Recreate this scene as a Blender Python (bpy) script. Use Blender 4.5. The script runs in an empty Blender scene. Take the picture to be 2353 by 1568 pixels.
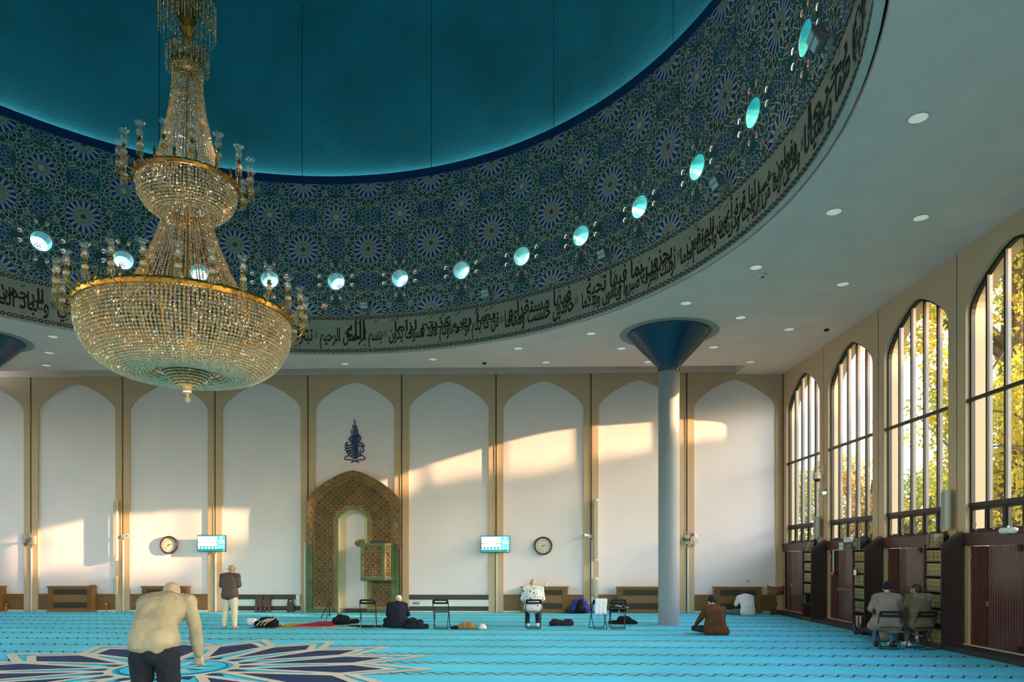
import bpy, bmesh, math, random
import numpy as np
from mathutils import Vector, Matrix, noise, geometry
random.seed(7)
PI = math.pi
scn = bpy.context.scene
COL = scn.collection
R_ = math.radians

# ------------------------------------------------------------------ room (metres)
EYE = 1.84
BACK = 25.136            # face of the concrete arcade on the back wall
RIGHT = 9.088            # inner face of the right wall
BAY = 3.2708
CEIL = 8.153
LEFT = RIGHT - 9 * BAY
FRONT = BACK - 8 * BAY
DX, DY = -5.50, 12.013   # centre of the dome
DR = 10.215              # drum radius

# ------------------------------------------------------------------ materials
MATS = {}
def mat(name, col, rough=.6, metal=0., spec=.5, noise_=None, bump=None, emit=None, alpha=None, trans=0., coat=0., vor=None):
    if name in MATS: return MATS[name]
    m = bpy.data.materials.new(name); m.use_nodes = True
    nt = m.node_tree; b = nt.nodes['Principled BSDF']
    b.inputs['Base Color'].default_value = (*col, 1)
    b.inputs['Roughness'].default_value = rough
    b.inputs['Metallic'].default_value = metal
    b.inputs['Specular IOR Level'].default_value = spec
    b.inputs['Transmission Weight'].default_value = trans
    b.inputs['Coat Weight'].default_value = coat
    if alpha is not None: b.inputs['Alpha'].default_value = alpha
    tc = nt.nodes.new('ShaderNodeTexCoord')
    if noise_:
        sc, amt = noise_[0], noise_[1]
        n = nt.nodes.new('ShaderNodeTexNoise'); n.inputs['Scale'].default_value = sc; n.inputs['Detail'].default_value = 5
        if len(noise_) > 2:
            mp = nt.nodes.new('ShaderNodeMapping'); mp.inputs['Scale'].default_value = noise_[2]
            nt.links.new(tc.outputs['Object'], mp.inputs[0]); nt.links.new(mp.outputs[0], n.inputs['Vector'])
        else: nt.links.new(tc.outputs['Object'], n.inputs['Vector'])
        r = nt.nodes.new('ShaderNodeMapRange'); r.inputs['From Min'].default_value = .3; r.inputs['From Max'].default_value = .7
        r.inputs['To Min'].default_value = 1 - amt; r.inputs['To Max'].default_value = 1 + amt
        nt.links.new(n.outputs['Fac'], r.inputs['Value'])
        mx = nt.nodes.new('ShaderNodeVectorMath'); mx.operation = 'SCALE'; mx.inputs[0].default_value = col
        nt.links.new(r.outputs[0], mx.inputs['Scale']); nt.links.new(mx.outputs[0], b.inputs['Base Color'])
    if bump:
        n = nt.nodes.new('ShaderNodeTexNoise'); n.inputs['Scale'].default_value = bump[0]; n.inputs['Detail'].default_value = 4
        nt.links.new(tc.outputs['Object'], n.inputs['Vector'])
        bp = nt.nodes.new('ShaderNodeBump'); bp.inputs['Strength'].default_value = bump[1]; bp.inputs['Distance'].default_value = bump[2] if len(bump) > 2 else .02
        nt.links.new(n.outputs['Fac'], bp.inputs['Height']); nt.links.new(bp.outputs[0], b.inputs['Normal'])
    if emit:
        b.inputs['Emission Color'].default_value = (*emit[0], 1); b.inputs['Emission Strength'].default_value = emit[1]
    MATS[name] = m
    return m

def glassy(name, tint, gloss=.06, rough=.02, body=None, bodyw=0.):
    """thin pane or crystal: light passes straight through, a little is mirrored"""
    if name in MATS: return MATS[name]
    m = bpy.data.materials.new(name); m.use_nodes = True
    nt = m.node_tree; nt.nodes.clear()
    o = nt.nodes.new('ShaderNodeOutputMaterial')
    t = nt.nodes.new('ShaderNodeBsdfTransparent'); t.inputs[0].default_value = (*tint, 1)
    g = nt.nodes.new('ShaderNodeBsdfGlossy'); g.inputs['Roughness'].default_value = rough
    if body and bodyw > .5: g.inputs[0].default_value = (1, .84, .62, 1)
    x = nt.nodes.new('ShaderNodeMixShader'); x.inputs[0].default_value = gloss
    last = t
    if body:
        d = nt.nodes.new('ShaderNodeBsdfDiffuse'); d.inputs[0].default_value = (*body, 1)
        y = nt.nodes.new('ShaderNodeMixShader'); y.inputs[0].default_value = bodyw
        nt.links.new(t.outputs[0], y.inputs[1]); nt.links.new(d.outputs[0], y.inputs[2]); last = y
    nt.links.new(last.outputs[0], x.inputs[1]); nt.links.new(g.outputs[0], x.inputs[2]); nt.links.new(x.outputs[0], o.inputs[0])
    MATS[name] = m
    return m

def leafmat(name, col, var=.35):
    if name in MATS: return MATS[name]
    m = bpy.data.materials.new(name); m.use_nodes = True
    nt = m.node_tree; nt.nodes.clear()
    o = nt.nodes.new('ShaderNodeOutputMaterial')
    tc = nt.nodes.new('ShaderNodeTexCoord'); n = nt.nodes.new('ShaderNodeTexNoise'); n.inputs['Scale'].default_value = 1.3
    nt.links.new(tc.outputs['Object'], n.inputs['Vector'])
    r = nt.nodes.new('ShaderNodeValToRGB')
    r.color_ramp.elements[0].position = .35; r.color_ramp.elements[1].position = .65
    r.color_ramp.elements[0].color = (col[0] * (1 - var), col[1] * (1 - var * .6), col[2], 1)
    r.color_ramp.elements[1].color = (min(1, col[0] * (1 + var * 1.6)), min(1, col[1] * (1 + var * .4)), col[2] * .7, 1)
    nt.links.new(n.outputs['Fac'], r.inputs[0])
    d = nt.nodes.new('ShaderNodeBsdfDiffuse'); t = nt.nodes.new('ShaderNodeBsdfTranslucent'); x = nt.nodes.new('ShaderNodeMixShader'); x.inputs[0].default_value = .5
    nt.links.new(r.outputs[0], d.inputs[0]); nt.links.new(r.outputs[0], t.inputs[0])
    nt.links.new(d.outputs[0], x.inputs[1]); nt.links.new(t.outputs[0], x.inputs[2]); nt.links.new(x.outputs[0], o.inputs[0])
    MATS[name] = m
    return m

# ------------------------------------------------------------------ mesh building
class MB:
    def __init__(self): self.v = []; self.f = []; self.m = []
    def add(self, vs, fs, mi=0):
        o = len(self.v); self.v += [tuple(p) for p in vs]; self.f += [tuple(i + o for i in f) for f in fs]; self.m += [mi] * len(fs); return self
    def box(self, x0, x1, y0, y1, z0, z1, mi=0):
        vs = [(x, y, z) for z in (z0, z1) for y in (y0, y1) for x in (x0, x1)]
        return self.add(vs, [(0, 2, 3, 1), (4, 5, 7, 6), (0, 1, 5, 4), (2, 6, 7, 3), (0, 4, 6, 2), (1, 3, 7, 5)], mi)
    def obox(self, c, ax, ay, az, mi=0):
        c, ax, ay, az = map(Vector, (c, ax, ay, az))
        vs = [c + ax * i + ay * j + az * k for k in (-1, 1) for j in (-1, 1) for i in (-1, 1)]
        return self.add(vs, [(0, 2, 3, 1), (4, 5, 7, 6), (0, 1, 5, 4), (2, 6, 7, 3), (0, 4, 6, 2), (1, 3, 7, 5)], mi)
    def tube(self, pts, r, n=8, mi=0, closed=False, cap=True):
        pts = [Vector(p) for p in pts]; N = len(pts)
        rs = r if isinstance(r, (list, tuple)) else [r] * N
        vs = []; up = None
        for i, p in enumerate(pts):
            a = pts[(i - 1) % N] if (closed or i) else p; b = pts[(i + 1) % N] if (closed or i < N - 1) else p
            t = (b - a).normalized() if (b - a).length > 1e-9 else Vector((0, 0, 1))
            if up is None: up = t.orthogonal().normalized()
            up = (up - t * up.dot(t)); up = up.normalized() if up.length > 1e-6 else t.orthogonal().normalized()
            s = t.cross(up)
            vs += [p + (up * math.cos(2 * PI * k / n) + s * math.sin(2 * PI * k / n)) * rs[i] for k in range(n)]
        fs = []
        for i in range(N if closed else N - 1):
            j = (i + 1) % N
            fs += [(i * n + k, i * n + (k + 1) % n, j * n + (k + 1) % n, j * n + k) for k in range(n)]
        if cap and not closed: fs += [tuple(range(n))[::-1], tuple(range((N - 1) * n, N * n))]
        return self.add(vs, fs, mi)
    def lathe(self, prof, c=(0, 0, 0), n=24, mi=0, a0=0., a1=2 * PI, axis='z'):
        full = abs(a1 - a0 - 2 * PI) < 1e-6; M = n if full else n + 1
        vs = []
        for r, z in prof:
            for k in range(M):
                a = a0 + (a1 - a0) * k / n; x, y = r * math.cos(a), r * math.sin(a)
                if axis == 'y': vs.append((c[0] + x, c[1] + z, c[2] + y))
                else: vs.append((c[0] + x, c[1] + y, c[2] + z))
        fs = []
        for i in range(len(prof) - 1):
            for k in range(n):
                k2 = (k + 1) % M
                fs.append((i * M + k, i * M + k2, (i + 1) * M + k2, (i + 1) * M + k))
        return self.add(vs, fs, mi)
    def ell(self, c, r, n=12, mi=0, M=None):
        vs = []; k2 = n // 2 + 1
        for i in range(k2 + 1):
            ph = -PI / 2 + PI * i / k2
            for j in range(n):
                th = 2 * PI * j / n
                p = Vector((r[0] * math.cos(ph) * math.cos(th), r[1] * math.cos(ph) * math.sin(th), r[2] * math.sin(ph)))
                if M is not None: p = M @ p
                vs.append(Vector(c) + p)
        fs = [(i * n + j, i * n + (j + 1) % n, (i + 1) * n + (j + 1) % n, (i + 1) * n + j) for i in range(k2) for j in range(n)]
        return self.add(vs, fs, mi)
    def cap(self, a, b, ra, rb, n=12, mi=0):
        """rounded, tapering limb between two joints"""
        a, b = Vector(a), Vector(b); d = b - a; L = d.length
        if L < 1e-5: return self.ell(a, (ra,) * 3, n, mi)
        t = d / L; u = t.orthogonal().normalized(); s = t.cross(u)
        prof = [(ra * math.sin(q), -ra * math.cos(q)) for q in (0.001, .4, .8, 1.2, PI / 2)] + [(rb * math.cos(q), L + rb * math.sin(q)) for q in (0, .4, .8, 1.2, PI / 2 - .001)]
        vs = [a + t * z + (u * math.cos(2 * PI * k / n) + s * math.sin(2 * PI * k / n)) * r for r, z in prof for k in range(n)]
        fs = [(i * n + k, i * n + (k + 1) % n, (i + 1) * n + (k + 1) % n, (i + 1) * n + k) for i in range(len(prof) - 1) for k in range(n)]
        fs += [tuple(range(n))[::-1], tuple(range((len(prof) - 1) * n, len(prof) * n))]
        return self.add(vs, fs, mi)
    def prism(self, poly, P, d0, d1, mi=0):
        """2-D outline lifted into space by P(u, v, depth)"""
        n = len(poly)
        vs = [P(u, v, d0) for u, v in poly] + [P(u, v, d1) for u, v in poly]
        fs = [tuple(range(n)), tuple(range(n, 2 * n))[::-1]] + [(i, i + n, (i + 1) % n + n, (i + 1) % n) for i in range(n)]
        return self.add(vs, fs, mi)
    def plate(self, outer, holes, P, d0, d1=None, mi=0, side=None, extra=()):
        """flat plate with real openings (constrained triangulation); d1 gives it thickness"""
        pts = []; edges = []; loops = [outer] + list(holes)
        for lp in loops:
            o = len(pts); pts += [Vector(p) for p in lp]; edges += [(o + i, o + (i + 1) % len(lp)) for i in range(len(lp))]
        for a, b in extra:
            o = len(pts); pts += [Vector(a), Vector(b)]; edges.append((o, o + 1))
        r = geometry.delaunay_2d_cdt(pts, edges, [], 0, 1e-6)
        vs, fs = r[0], r[2]
        hb = [(min(p[0] for p in h), max(p[0] for p in h), min(p[1] for p in h), max(p[1] for p in h), h) for h in holes]
        def inside(pt, poly):
            c = False; x, y = pt; j = len(poly) - 1
            for i in range(len(poly)):
                xi, yi = poly[i]; xj, yj = poly[j]
                if (yi > y) != (yj > y) and x < (xj - xi) * (y - yi) / (yj - yi) + xi: c = not c
                j = i
            return c
        keep = []
        for f in fs:
            cx = sum(vs[i][0] for i in f) / len(f); cy = sum(vs[i][1] for i in f) / len(f)
            if not inside((cx, cy), outer): continue
            if any(b[0] <= cx <= b[1] and b[2] <= cy <= b[3] and inside((cx, cy), b[4]) for b in hb): continue
            keep.append(tuple(f))
        self.add([P(v[0], v[1], d0) for v in vs], keep, mi)
        if d1 is not None:
            self.add([P(v[0], v[1], d1) for v in vs], [f[::-1] for f in keep], mi)
            for lp in loops:
                n = len(lp)
                self.add([P(u, v, d0) for u, v in lp] + [P(u, v, d1) for u, v in lp], [(i, (i + 1) % n, (i + 1) % n + n, i + n) for i in range(n)], mi if side is None else side)
        return self
    def build(self, name, mats, parent=None, smooth=False, bevel=0.):
        me = bpy.data.meshes.new(name); me.from_pydata(self.v, [], self.f)
        ms = mats if isinstance(mats, (list, tuple)) else [mats]
        for m in ms: me.materials.append(m)
        if len(ms) > 1: me.polygons.foreach_set('material_index', self.m)
        if smooth:
            me.polygons.foreach_set('use_smooth', [True] * len(self.f))
            if smooth != 'all': me.set_sharp_from_angle(angle=R_(42))
        me.update()
        o = bpy.data.objects.new(name, me); COL.objects.link(o)
        if parent: o.parent = parent
        if bevel:
            b = o.modifiers.new('edge', 'BEVEL'); b.width = bevel; b.segments = 2; b.limit_method = 'ANGLE'
        return o

def tag(o, label=None, cat=None, group=None, kind=None):
    if label: o['label'] = label
    if cat: o['category'] = cat
    if group: o['group'] = group
    if kind: o['kind'] = kind
    return o
def thing(name, label, cat, loc=(0, 0, 0), rz=0., group=None, kind=None):
    o = bpy.data.objects.new(name, None); COL.objects.link(o); o.empty_display_size = .2
    o.location = loc; o.rotation_euler = (0, 0, rz)
    return tag(o, label, cat, group, kind)
def dup(root, loc=None, rz=None, label=None, group=None):
    r = root.copy(); COL.objects.link(r)
    if loc is not None: r.location = loc
    if rz is not None: r.rotation_euler = (0, 0, rz)
    if label: r['label'] = label
    if group: r['group'] = group
    for ch in list(root.children):
        c = ch.copy(); COL.objects.link(c); c.parent = r
        for g in list(ch.children):
            d = g.copy(); COL.objects.link(d); d.parent = c
    return r
def organic(mb, name, m, parent, voxel=.012, rough=0., rscale=9., smooth_it=4, floor_=None, mats=None, pick=None):
    """melt overlapping forms into one continuous skin"""
    me = bpy.data.meshes.new(name); me.from_pydata(mb.v, [], mb.f); me.update()
    o = bpy.data.objects.new(name, me); COL.objects.link(o)
    r = o.modifiers.new('r', 'REMESH'); r.mode = 'VOXEL'; r.voxel_size = voxel; r.use_smooth_shade = True
    s = o.modifiers.new('s', 'SMOOTH'); s.factor = .5; s.iterations = smooth_it
    dg = bpy.context.evaluated_depsgraph_get()
    nm = bpy.data.meshes.new_from_object(o.evaluated_get(dg))
    o.modifiers.clear(); o.data = nm; bpy.data.meshes.remove(me); nm.name = name
    if rough or floor_ is not None:
        seed = Vector((random.random() * 50, random.random() * 50, 0)); vn = [v.normal.copy() for v in nm.vertices]
        for v, nn in zip(nm.vertices, vn):
            if rough:
                q = v.co * rscale + seed; w = noise.noise(Vector((q.x, q.y, q.z * .55))) + .5 * noise.noise(q * 2.3)
                v.co += nn * rough * w
            if floor_ is not None and v.co.z < floor_: v.co.z = floor_
    nm.materials.clear()
    for q in (mats or [m]): nm.materials.append(q)
    if pick:
        for p in nm.polygons: p.material_index = pick(p.center)
    nm.polygons.foreach_set('use_smooth', [True] * len(nm.polygons))
    if parent: o.parent = parent
    return o

# ------------------------------------------------------------------ lettering
AR = {}
def _ar():
    t = [('ا', 0xFE8D, 2), ('ب', 0xFE8F, 4), ('ت', 0xFE95, 4), ('ث', 0xFE99, 4), ('ج', 0xFE9D, 4), ('ح', 0xFEA1, 4), ('خ', 0xFEA5, 4), ('د', 0xFEA9, 2), ('ذ', 0xFEAB, 2), ('ر', 0xFEAD, 2), ('ز', 0xFEAF, 2), ('س', 0xFEB1, 4), ('ش', 0xFEB5, 4), ('ص', 0xFEB9, 4), ('ض', 0xFEBD, 4), ('ط', 0xFEC1, 4), ('ظ', 0xFEC5, 4), ('ع', 0xFEC9, 4), ('غ', 0xFECD, 4), ('ف', 0xFED1, 4), ('ق', 0xFED5, 4), ('ك', 0xFED9, 4), ('ل', 0xFEDD, 4), ('م', 0xFEE1, 4), ('ن', 0xFEE5, 4), ('ه', 0xFEE9, 4), ('و', 0xFEED, 2), ('ى', 0xFEEF, 2), ('ي', 0xFEF1, 4), ('ة', 0xFE93, 2), ('أ', 0xFE83, 2), ('ؤ', 0xFE85, 2), ('إ', 0xFE87, 2), ('ئ', 0xFE89, 4), ('آ', 0xFE81, 2), ('ء', 0xFE80, 1)]
    for c, b, n in t: AR[c] = (b, n)
_ar()
LA = {'ا': 0xFEFB, 'أ': 0xFEF7, 'إ': 0xFEF9, 'آ': 0xFEF5}
def shape(s):
    out = []; i = 0
    while i < len(s):
        c = s[i]
        if c not in AR: out.append(c); i += 1; continue
        prev = i > 0 and s[i - 1] in AR and AR[s[i - 1]][1] == 4
        if c == 'ل' and i + 1 < len(s) and s[i + 1] in LA:
            out.append(chr(LA[s[i + 1]] + (1 if prev else 0))); i += 2; continue
        b, n = AR[c]; nxt = i + 1 < len(s) and s[i + 1] in AR and AR[s[i + 1]][1] > 1
        if n == 1: k = 0
        elif n == 2: k = 1 if prev else 0
        else: k = (3 if nxt else 1) if prev else (2 if nxt else 0)
        out.append(chr(b + k)); i += 1
    return ''.join(reversed(out))
_tc = {}
def letters(s, bold=0., res=2):
    key = (s, bold)
    if key in _tc: return _tc[key]
    cu = bpy.data.curves.new('ink', 'FONT'); cu.body = s; cu.size = 1; cu.resolution_u = res; cu.offset = bold
    o = bpy.data.objects.new('ink', cu); COL.objects.link(o)
    dg = bpy.context.evaluated_depsgraph_get()
    me = bpy.data.meshes.new_from_object(o.evaluated_get(dg))
    vs = [(v.co.x, v.co.y) for v in me.vertices]; fs = [tuple(p.vertices) for p in me.polygons]
    bpy.data.objects.remove(o); bpy.data.curves.remove(cu); bpy.data.meshes.remove(me)
    _tc[key] = (vs, fs)
    return vs, fs
def write(mb, s, P, u0, u1, v0, v1, mi=0, bold=0., keep=False):
    """fit a line of lettering into the rectangle u0..u1 x v0..v1 and lift it with P(u, v)"""
    vs, fs = letters(s, bold)
    if not vs: return
    a = np.array(vs); lo = a.min(0); hi = a.max(0); d = hi - lo
    su, sv = (u1 - u0) / max(d[0], 1e-6), (v1 - v0) / max(d[1], 1e-6)
    if keep:
        k = min(su, sv); cu_, cv_ = (u0 + u1) / 2, (v0 + v1) / 2
        pts = [(cu_ + (x - lo[0] - d[0] / 2) * k, cv_ + (y - lo[1] - d[1] / 2) * k) for x, y in vs]
    else: pts = [(u0 + (x - lo[0]) * su, v0 + (y - lo[1]) * sv) for x, y in vs]
    mb.add([P(u, v) for u, v in pts], fs, mi)

# the building's pointed arch: offset from centre (in half widths) against drop from the apex
ARCH = [(0, 0), (.11, .022), (.23, .057), (.416, .15), (.616, .265), (.774, .38), (.88, .475), (.95, .565), (.985, .64), (1., .72)]
def arch(cx, half, z0, apex, k=None):
    """outline of an opening, counter-clockwise from bottom left"""
    k = half if k is None else k
    L = [(cx - u * half, apex - d * k) for u, d in ARCH]
    Rr = [(cx + u * half, apex - d * k) for u, d in ARCH]
    return [(cx - half, z0), (cx + half, z0)] + Rr[::-1] + L[1:]
# ------------------------------------------------------------------ surfaces of the room
concrete = mat('exposed aggregate concrete', (.60, .415, .265), .85, noise_=(45, .14), bump=(90, .25, .006))
plaster = mat('white painted plaster', (.84, .745, .765), .7, noise_=(.7, .03))
ceilm = mat('textured ceiling render', (.86, .60, .51), .9, noise_=(1.2, .05), bump=(55, .55, .02))
rimw = mat('off white ceiling trim', (.56, .50, .45), .6)
tealm = mat('teal dome render', (.040, .37, .45), .85, noise_=(.5, .18), bump=(28, .6, .03))
bluem = mat('deep blue paint', (.010, .045, .16), .5)
tileg = mat('sea green tile', (.055, .15, .16), .4, noise_=(1.5, .25))
tileb = mat('cobalt tile', (.014, .070, .38), .35, noise_=(2.5, .2))
tilek = mat('dark tile', (.012, .018, .02), .4)
tiles = mat('ivory tile strapwork', (.95, .74, .58), .5)
tiler = mat('brick red tile', (.16, .03, .02), .5)
bandm = mat('stone coloured band', (.52, .44, .36), .6)
ink = mat('dark brown lettering', (.042, .021, .010), .55)
inkb = mat('black border paint', (.010, .011, .012), .5)
dark = mat('shadow gap black', (.012, .011, .010), .8)
wood = mat('oak joinery', (.22, .108, .032), .45, noise_=(3, .22, (1, 1, 14)))
wood2 = mat('oak joinery long grain', (.25, .125, .038), .45, noise_=(3, .22, (1, 1, 18)))
maroon = mat('varnished maroon boards', (.075, .020, .017), .22, noise_=(4, .25, (1, 1, .15)), coat=.3)
maroond = mat('dark maroon paint', (.030, .014, .015), .35)
bronze = mat('dark bronze frame', (.022, .014, .010), .4, spec=.4)
finm = mat('weathered mullion metal', (.26, .23, .225), .45, noise_=(8, .1))
white = mat('white plastic', (.78, .78, .76), .4)
cream = mat('cream plastic', (.62, .55, .42), .4)
glass = glassy('window glass', (.93, .96, .96), .05)
black = mat('black plastic', (.012, .012, .013), .35)
gold = mat('aged gilding', (.42, .27, .085), .34, .75, noise_=(9, .3))
steel = mat('bright steel', (.6, .6, .6), .25, .9)

# carpet: sky blue pile with a braided border line every 1.2 m
def carpet_material():
    m = bpy.data.materials.new('prayer carpet'); m.use_nodes = True; nt = m.node_tree; N = nt.nodes; L = nt.links
    b = N['Principled BSDF']; b.inputs['Roughness'].default_value = .95; b.inputs['Specular IOR Level'].default_value = .15
    tc = N.new('ShaderNodeTexCoord'); sx = N.new('ShaderNodeSeparateXYZ'); L.new(tc.outputs['Object'], sx.inputs[0])
    def M(op, a, b_=None, c=None):
        n = N.new('ShaderNodeMath'); n.operation = op
        for i, q in enumerate((a, b_, c)):
            if q is None: continue
            if isinstance(q, (int, float)): n.inputs[i].default_value = q
            else: L.new(q, n.inputs[i])
        return n.outputs[0]
    x, y = sx.outputs[0], sx.outputs[1]
    t = M('ADD', y, M('MULTIPLY', x, .015))
    d = M('MULTIPLY', M('SUBTRACT', M('FRACT', M('DIVIDE', M('SUBTRACT', t, .205), 1.2057)), .5), 1.2057)
    s = M('SINE', M('MULTIPLY', x, 2 * PI / .24))
    l1 = M('LESS_THAN', M('ABSOLUTE', M('SUBTRACT', d, M('MULTIPLY', s, .075))), .032)
    l2 = M('LESS_THAN', M('ABSOLUTE', M('ADD', d, M('MULTIPLY', s, .075))), .028)
    ed = M('LESS_THAN', M('ABSOLUTE', M('SUBTRACT', M('ABSOLUTE', d), .135)), .014)
    nz = N.new('ShaderNodeTexNoise'); nz.inputs['Scale'].default_value = .55; nz.inputs['Detail'].default_value = 6; L.new(tc.outputs['Object'], nz.inputs['Vector'])
    r = N.new('ShaderNodeMapRange'); r.inputs['From Min'].default_value = .3; r.inputs['From Max'].default_value = .7; r.inputs['To Min'].default_value = .88; r.inputs['To Max'].default_value = 1.1
    L.new(nz.outputs['Fac'], r.inputs['Value'])
    base = N.new('ShaderNodeVectorMath'); base.operation = 'SCALE'; base.inputs[0].default_value = (.115, .66, .88); L.new(r.outputs[0], base.inputs['Scale'])
    def mix(f, a, col):
        n = N.new('ShaderNodeMix'); n.data_type = 'RGBA'; L.new(f, n.inputs['Factor'])
        L.new(a, n.inputs[6]); n.inputs[7].default_value = (*col, 1); return n.outputs[2]
    c = mix(ed, base.outputs[0], (.05, .16, .20)); c = mix(l2, c, (.50, .42, .30)); c = mix(l1, c, (.030, .045, .075))
    L.new(c, b.inputs['Base Color'])
    n2 = N.new('ShaderNodeTexNoise'); n2.inputs['Scale'].default_value = 120; L.new(tc.outputs['Object'], n2.inputs['Vector'])
    bp = N.new('ShaderNodeBump'); bp.inputs['Strength'].default_value = .4; bp.inputs['Distance'].default_value = .01; L.new(n2.outputs['Fac'], bp.inputs['Height']); L.new(bp.outputs[0], b.inputs['Normal'])
    return m
carpet = carpet_material()
floor = MB().box(LEFT - .6, RIGHT + .5, FRONT - .5, BACK + .8, -.12, 0).build('floor', carpet); tag(floor, kind='structure')

# woven star medallion under the dome
cnavy = mat('navy carpet inlay', (.034, .056, .135), .95, spec=.1, noise_=(2, .15))
ccream = mat('cream carpet inlay', (.66, .585, .50), .95, spec=.1, noise_=(2, .05))
ccyan = mat('turquoise carpet inlay', (.05, .56, .78), .95, spec=.1, noise_=(2, .12))
cblue = mat('bright blue carpet line', (.012, .16, .42), .95, spec=.1)
def medallion():
    mb = MB(); cx, cy = -5.75, 12.07; n = 16; S = 4.28
    P = lambda u, v, h: (cx + u, cy + v, h)
    def pol(r, a): return (r * S * math.cos(a), r * S * math.sin(a))
    cnt = [0]
    def strap(a, b, w, h, mi=1):
        cnt[0] += 1; h = .0085 + cnt[0] * .00003
        a, b = Vector(a), Vector(b); d = (b - a).normalized(); s = Vector((-d.y, d.x)) * w / 2
        mb.add([P(*(a - s - d * w * .3), h), P(*(b - s + d * w * .3), h), P(*(b + s + d * w * .3), h), P(*(a + s - d * w * .3), h)], [(0, 1, 2, 3)], mi)
    def poly(ps, h, mi): mb.add([P(*p, h) for p in ps], [tuple(range(len(ps)))], mi)
    st = 2 * PI / n
    rim = []
    for k in range(n): rim += [pol(.74, (k - .5) * st), pol(1., k * st)]
    poly(rim, .003, 2)
    for k in range(n):
        a = k * st; m = a + st / 2
        # navy petal, long hexagon
        pet = [pol(.30, a), pol(.46, a - st * .36), pol(.70, a - st * .37), pol(.83, a), pol(.70, a + st * .37), pol(.46, a + st * .36)]
        poly(pet, .005, 0)
        # small navy kite between petals near the hub
        poly([pol(.205, m), pol(.27, m - st * .25), pol(.33, m), pol(.27, m + st * .25)], .005, 0)
    for k in range(n):
        a = k * st; m = a + st / 2; w = .15
        strap(pol(.24, a - st * .05), pol(.72, a + st * .44), w, .007); strap(pol(.24, a + st * .05), pol(.72, a - st * .44), w, .007)
        strap(pol(.70, a + st * .40), pol(.86, a), w, .007); strap(pol(.70, a - st * .40), pol(.86, a), w, .007)
        # outer ring of points
        strap(pol(1., a), pol(.74, m), w * 1.1, .008); strap(pol(1., a), pol(.74, a - st / 2), w * 1.1, .008)
        strap(pol(.74, m), pol(.60, m), w * .9, .007)
        strap(pol(.235, a), pol(.235, a + st), w * .8, .007)
    hub = [pol(.20, k * st / 2) for k in range(2 * n)]; poly(hub, .0140, 3)
    poly([pol(.192, k * st / 2) for k in range(2 * n)], .0145, 2)
    for k in range(8):
        a = k * PI / 4
        poly([pol(.03, a), pol(.09, a - .14), pol(.17, a), pol(.09, a + .14)], .0150, 1)
        poly([pol(.055, a + PI / 8), pol(.11, a + PI / 8 - .1), pol(.15, a + PI / 8), pol(.11, a + PI / 8 + .1)], .0150, 0)
    o = mb.build('carpet_medallion', [cnavy, ccream, ccyan, cblue], floor)
medallion()

# ------------------------------------------------------------------ ceiling, drum and dome
def circ(r, n, cx=DX, cy=DY): return [(cx + r * math.cos(2 * PI * k / n), cy + r * math.sin(2 * PI * k / n)) for k in range(n)]
SLOT0, SLOTX = 23.98, 7.47
XY = lambda u, v, h: (u, v, h)
outer = [(LEFT - .3, FRONT - .3), (RIGHT + .02, FRONT - .3), (RIGHT + .02, BACK + .1), (SLOTX, BACK + .1), (SLOTX, SLOT0), (LEFT + 1.6, SLOT0), (LEFT + 1.6, BACK + .1), (LEFT - .3, BACK + .1)]
ceil_ = MB().plate(outer, [circ(DR + .165, 128)], XY, CEIL, CEIL + .1).build('ceiling', ceilm); tag(ceil_, kind='structure')
mb = MB()   # recess over the back wall
mb.box(LEFT + 1.5, SLOTX + .08, SLOT0 - .08, SLOT0, CEIL + .1, CEIL + 1.0); mb.box(SLOTX, SLOTX + .1, SLOT0, BACK + .1, CEIL + .1, CEIL + 1.)
mb.box(LEFT + 1.5, SLOTX + .1, SLOT0 - .1, BACK + .5, CEIL + 1., CEIL + 1.08); mb.box(LEFT - .3, RIGHT + .3, BACK + .0, BACK + .5, CEIL + .085, CEIL + 1.05)
mb.build('cove_recess', ceilm, ceil_)
mb = MB(); mb.lathe([(DR, CEIL + .02), (DR, CEIL - .012), (DR + .121, CEIL + .012), (DR + .125, CEIL + .25), (DR + .30, CEIL + .25)], (DX, DY, 0), 160)
tag(mb.build('trim_1', rimw, None, True), kind='structure')
mb = MB(); mb.lathe([(DR + .128, CEIL + .2), (DR + .3, CEIL + .2), (DR + .3, CEIL + .08), (DR + .6, CEIL + .105)], (DX, DY, 0), 160); mb.build('shadow_gap', dark, bpy.data.objects['trim_1'])

B0, B1, T1, K1 = CEIL - .005, 9.317, 13.349, 13.586
drum = tag(MB().lathe([(DR, B0), (DR, B1)], (DX, DY, 0), 256).build('wall_drum', bandm, None, True), kind='structure')
def CY(r): return lambda a, z, h=0.: (DX + (r - h) * math.cos(a), DY + (r - h) * math.sin(a), z)
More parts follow.
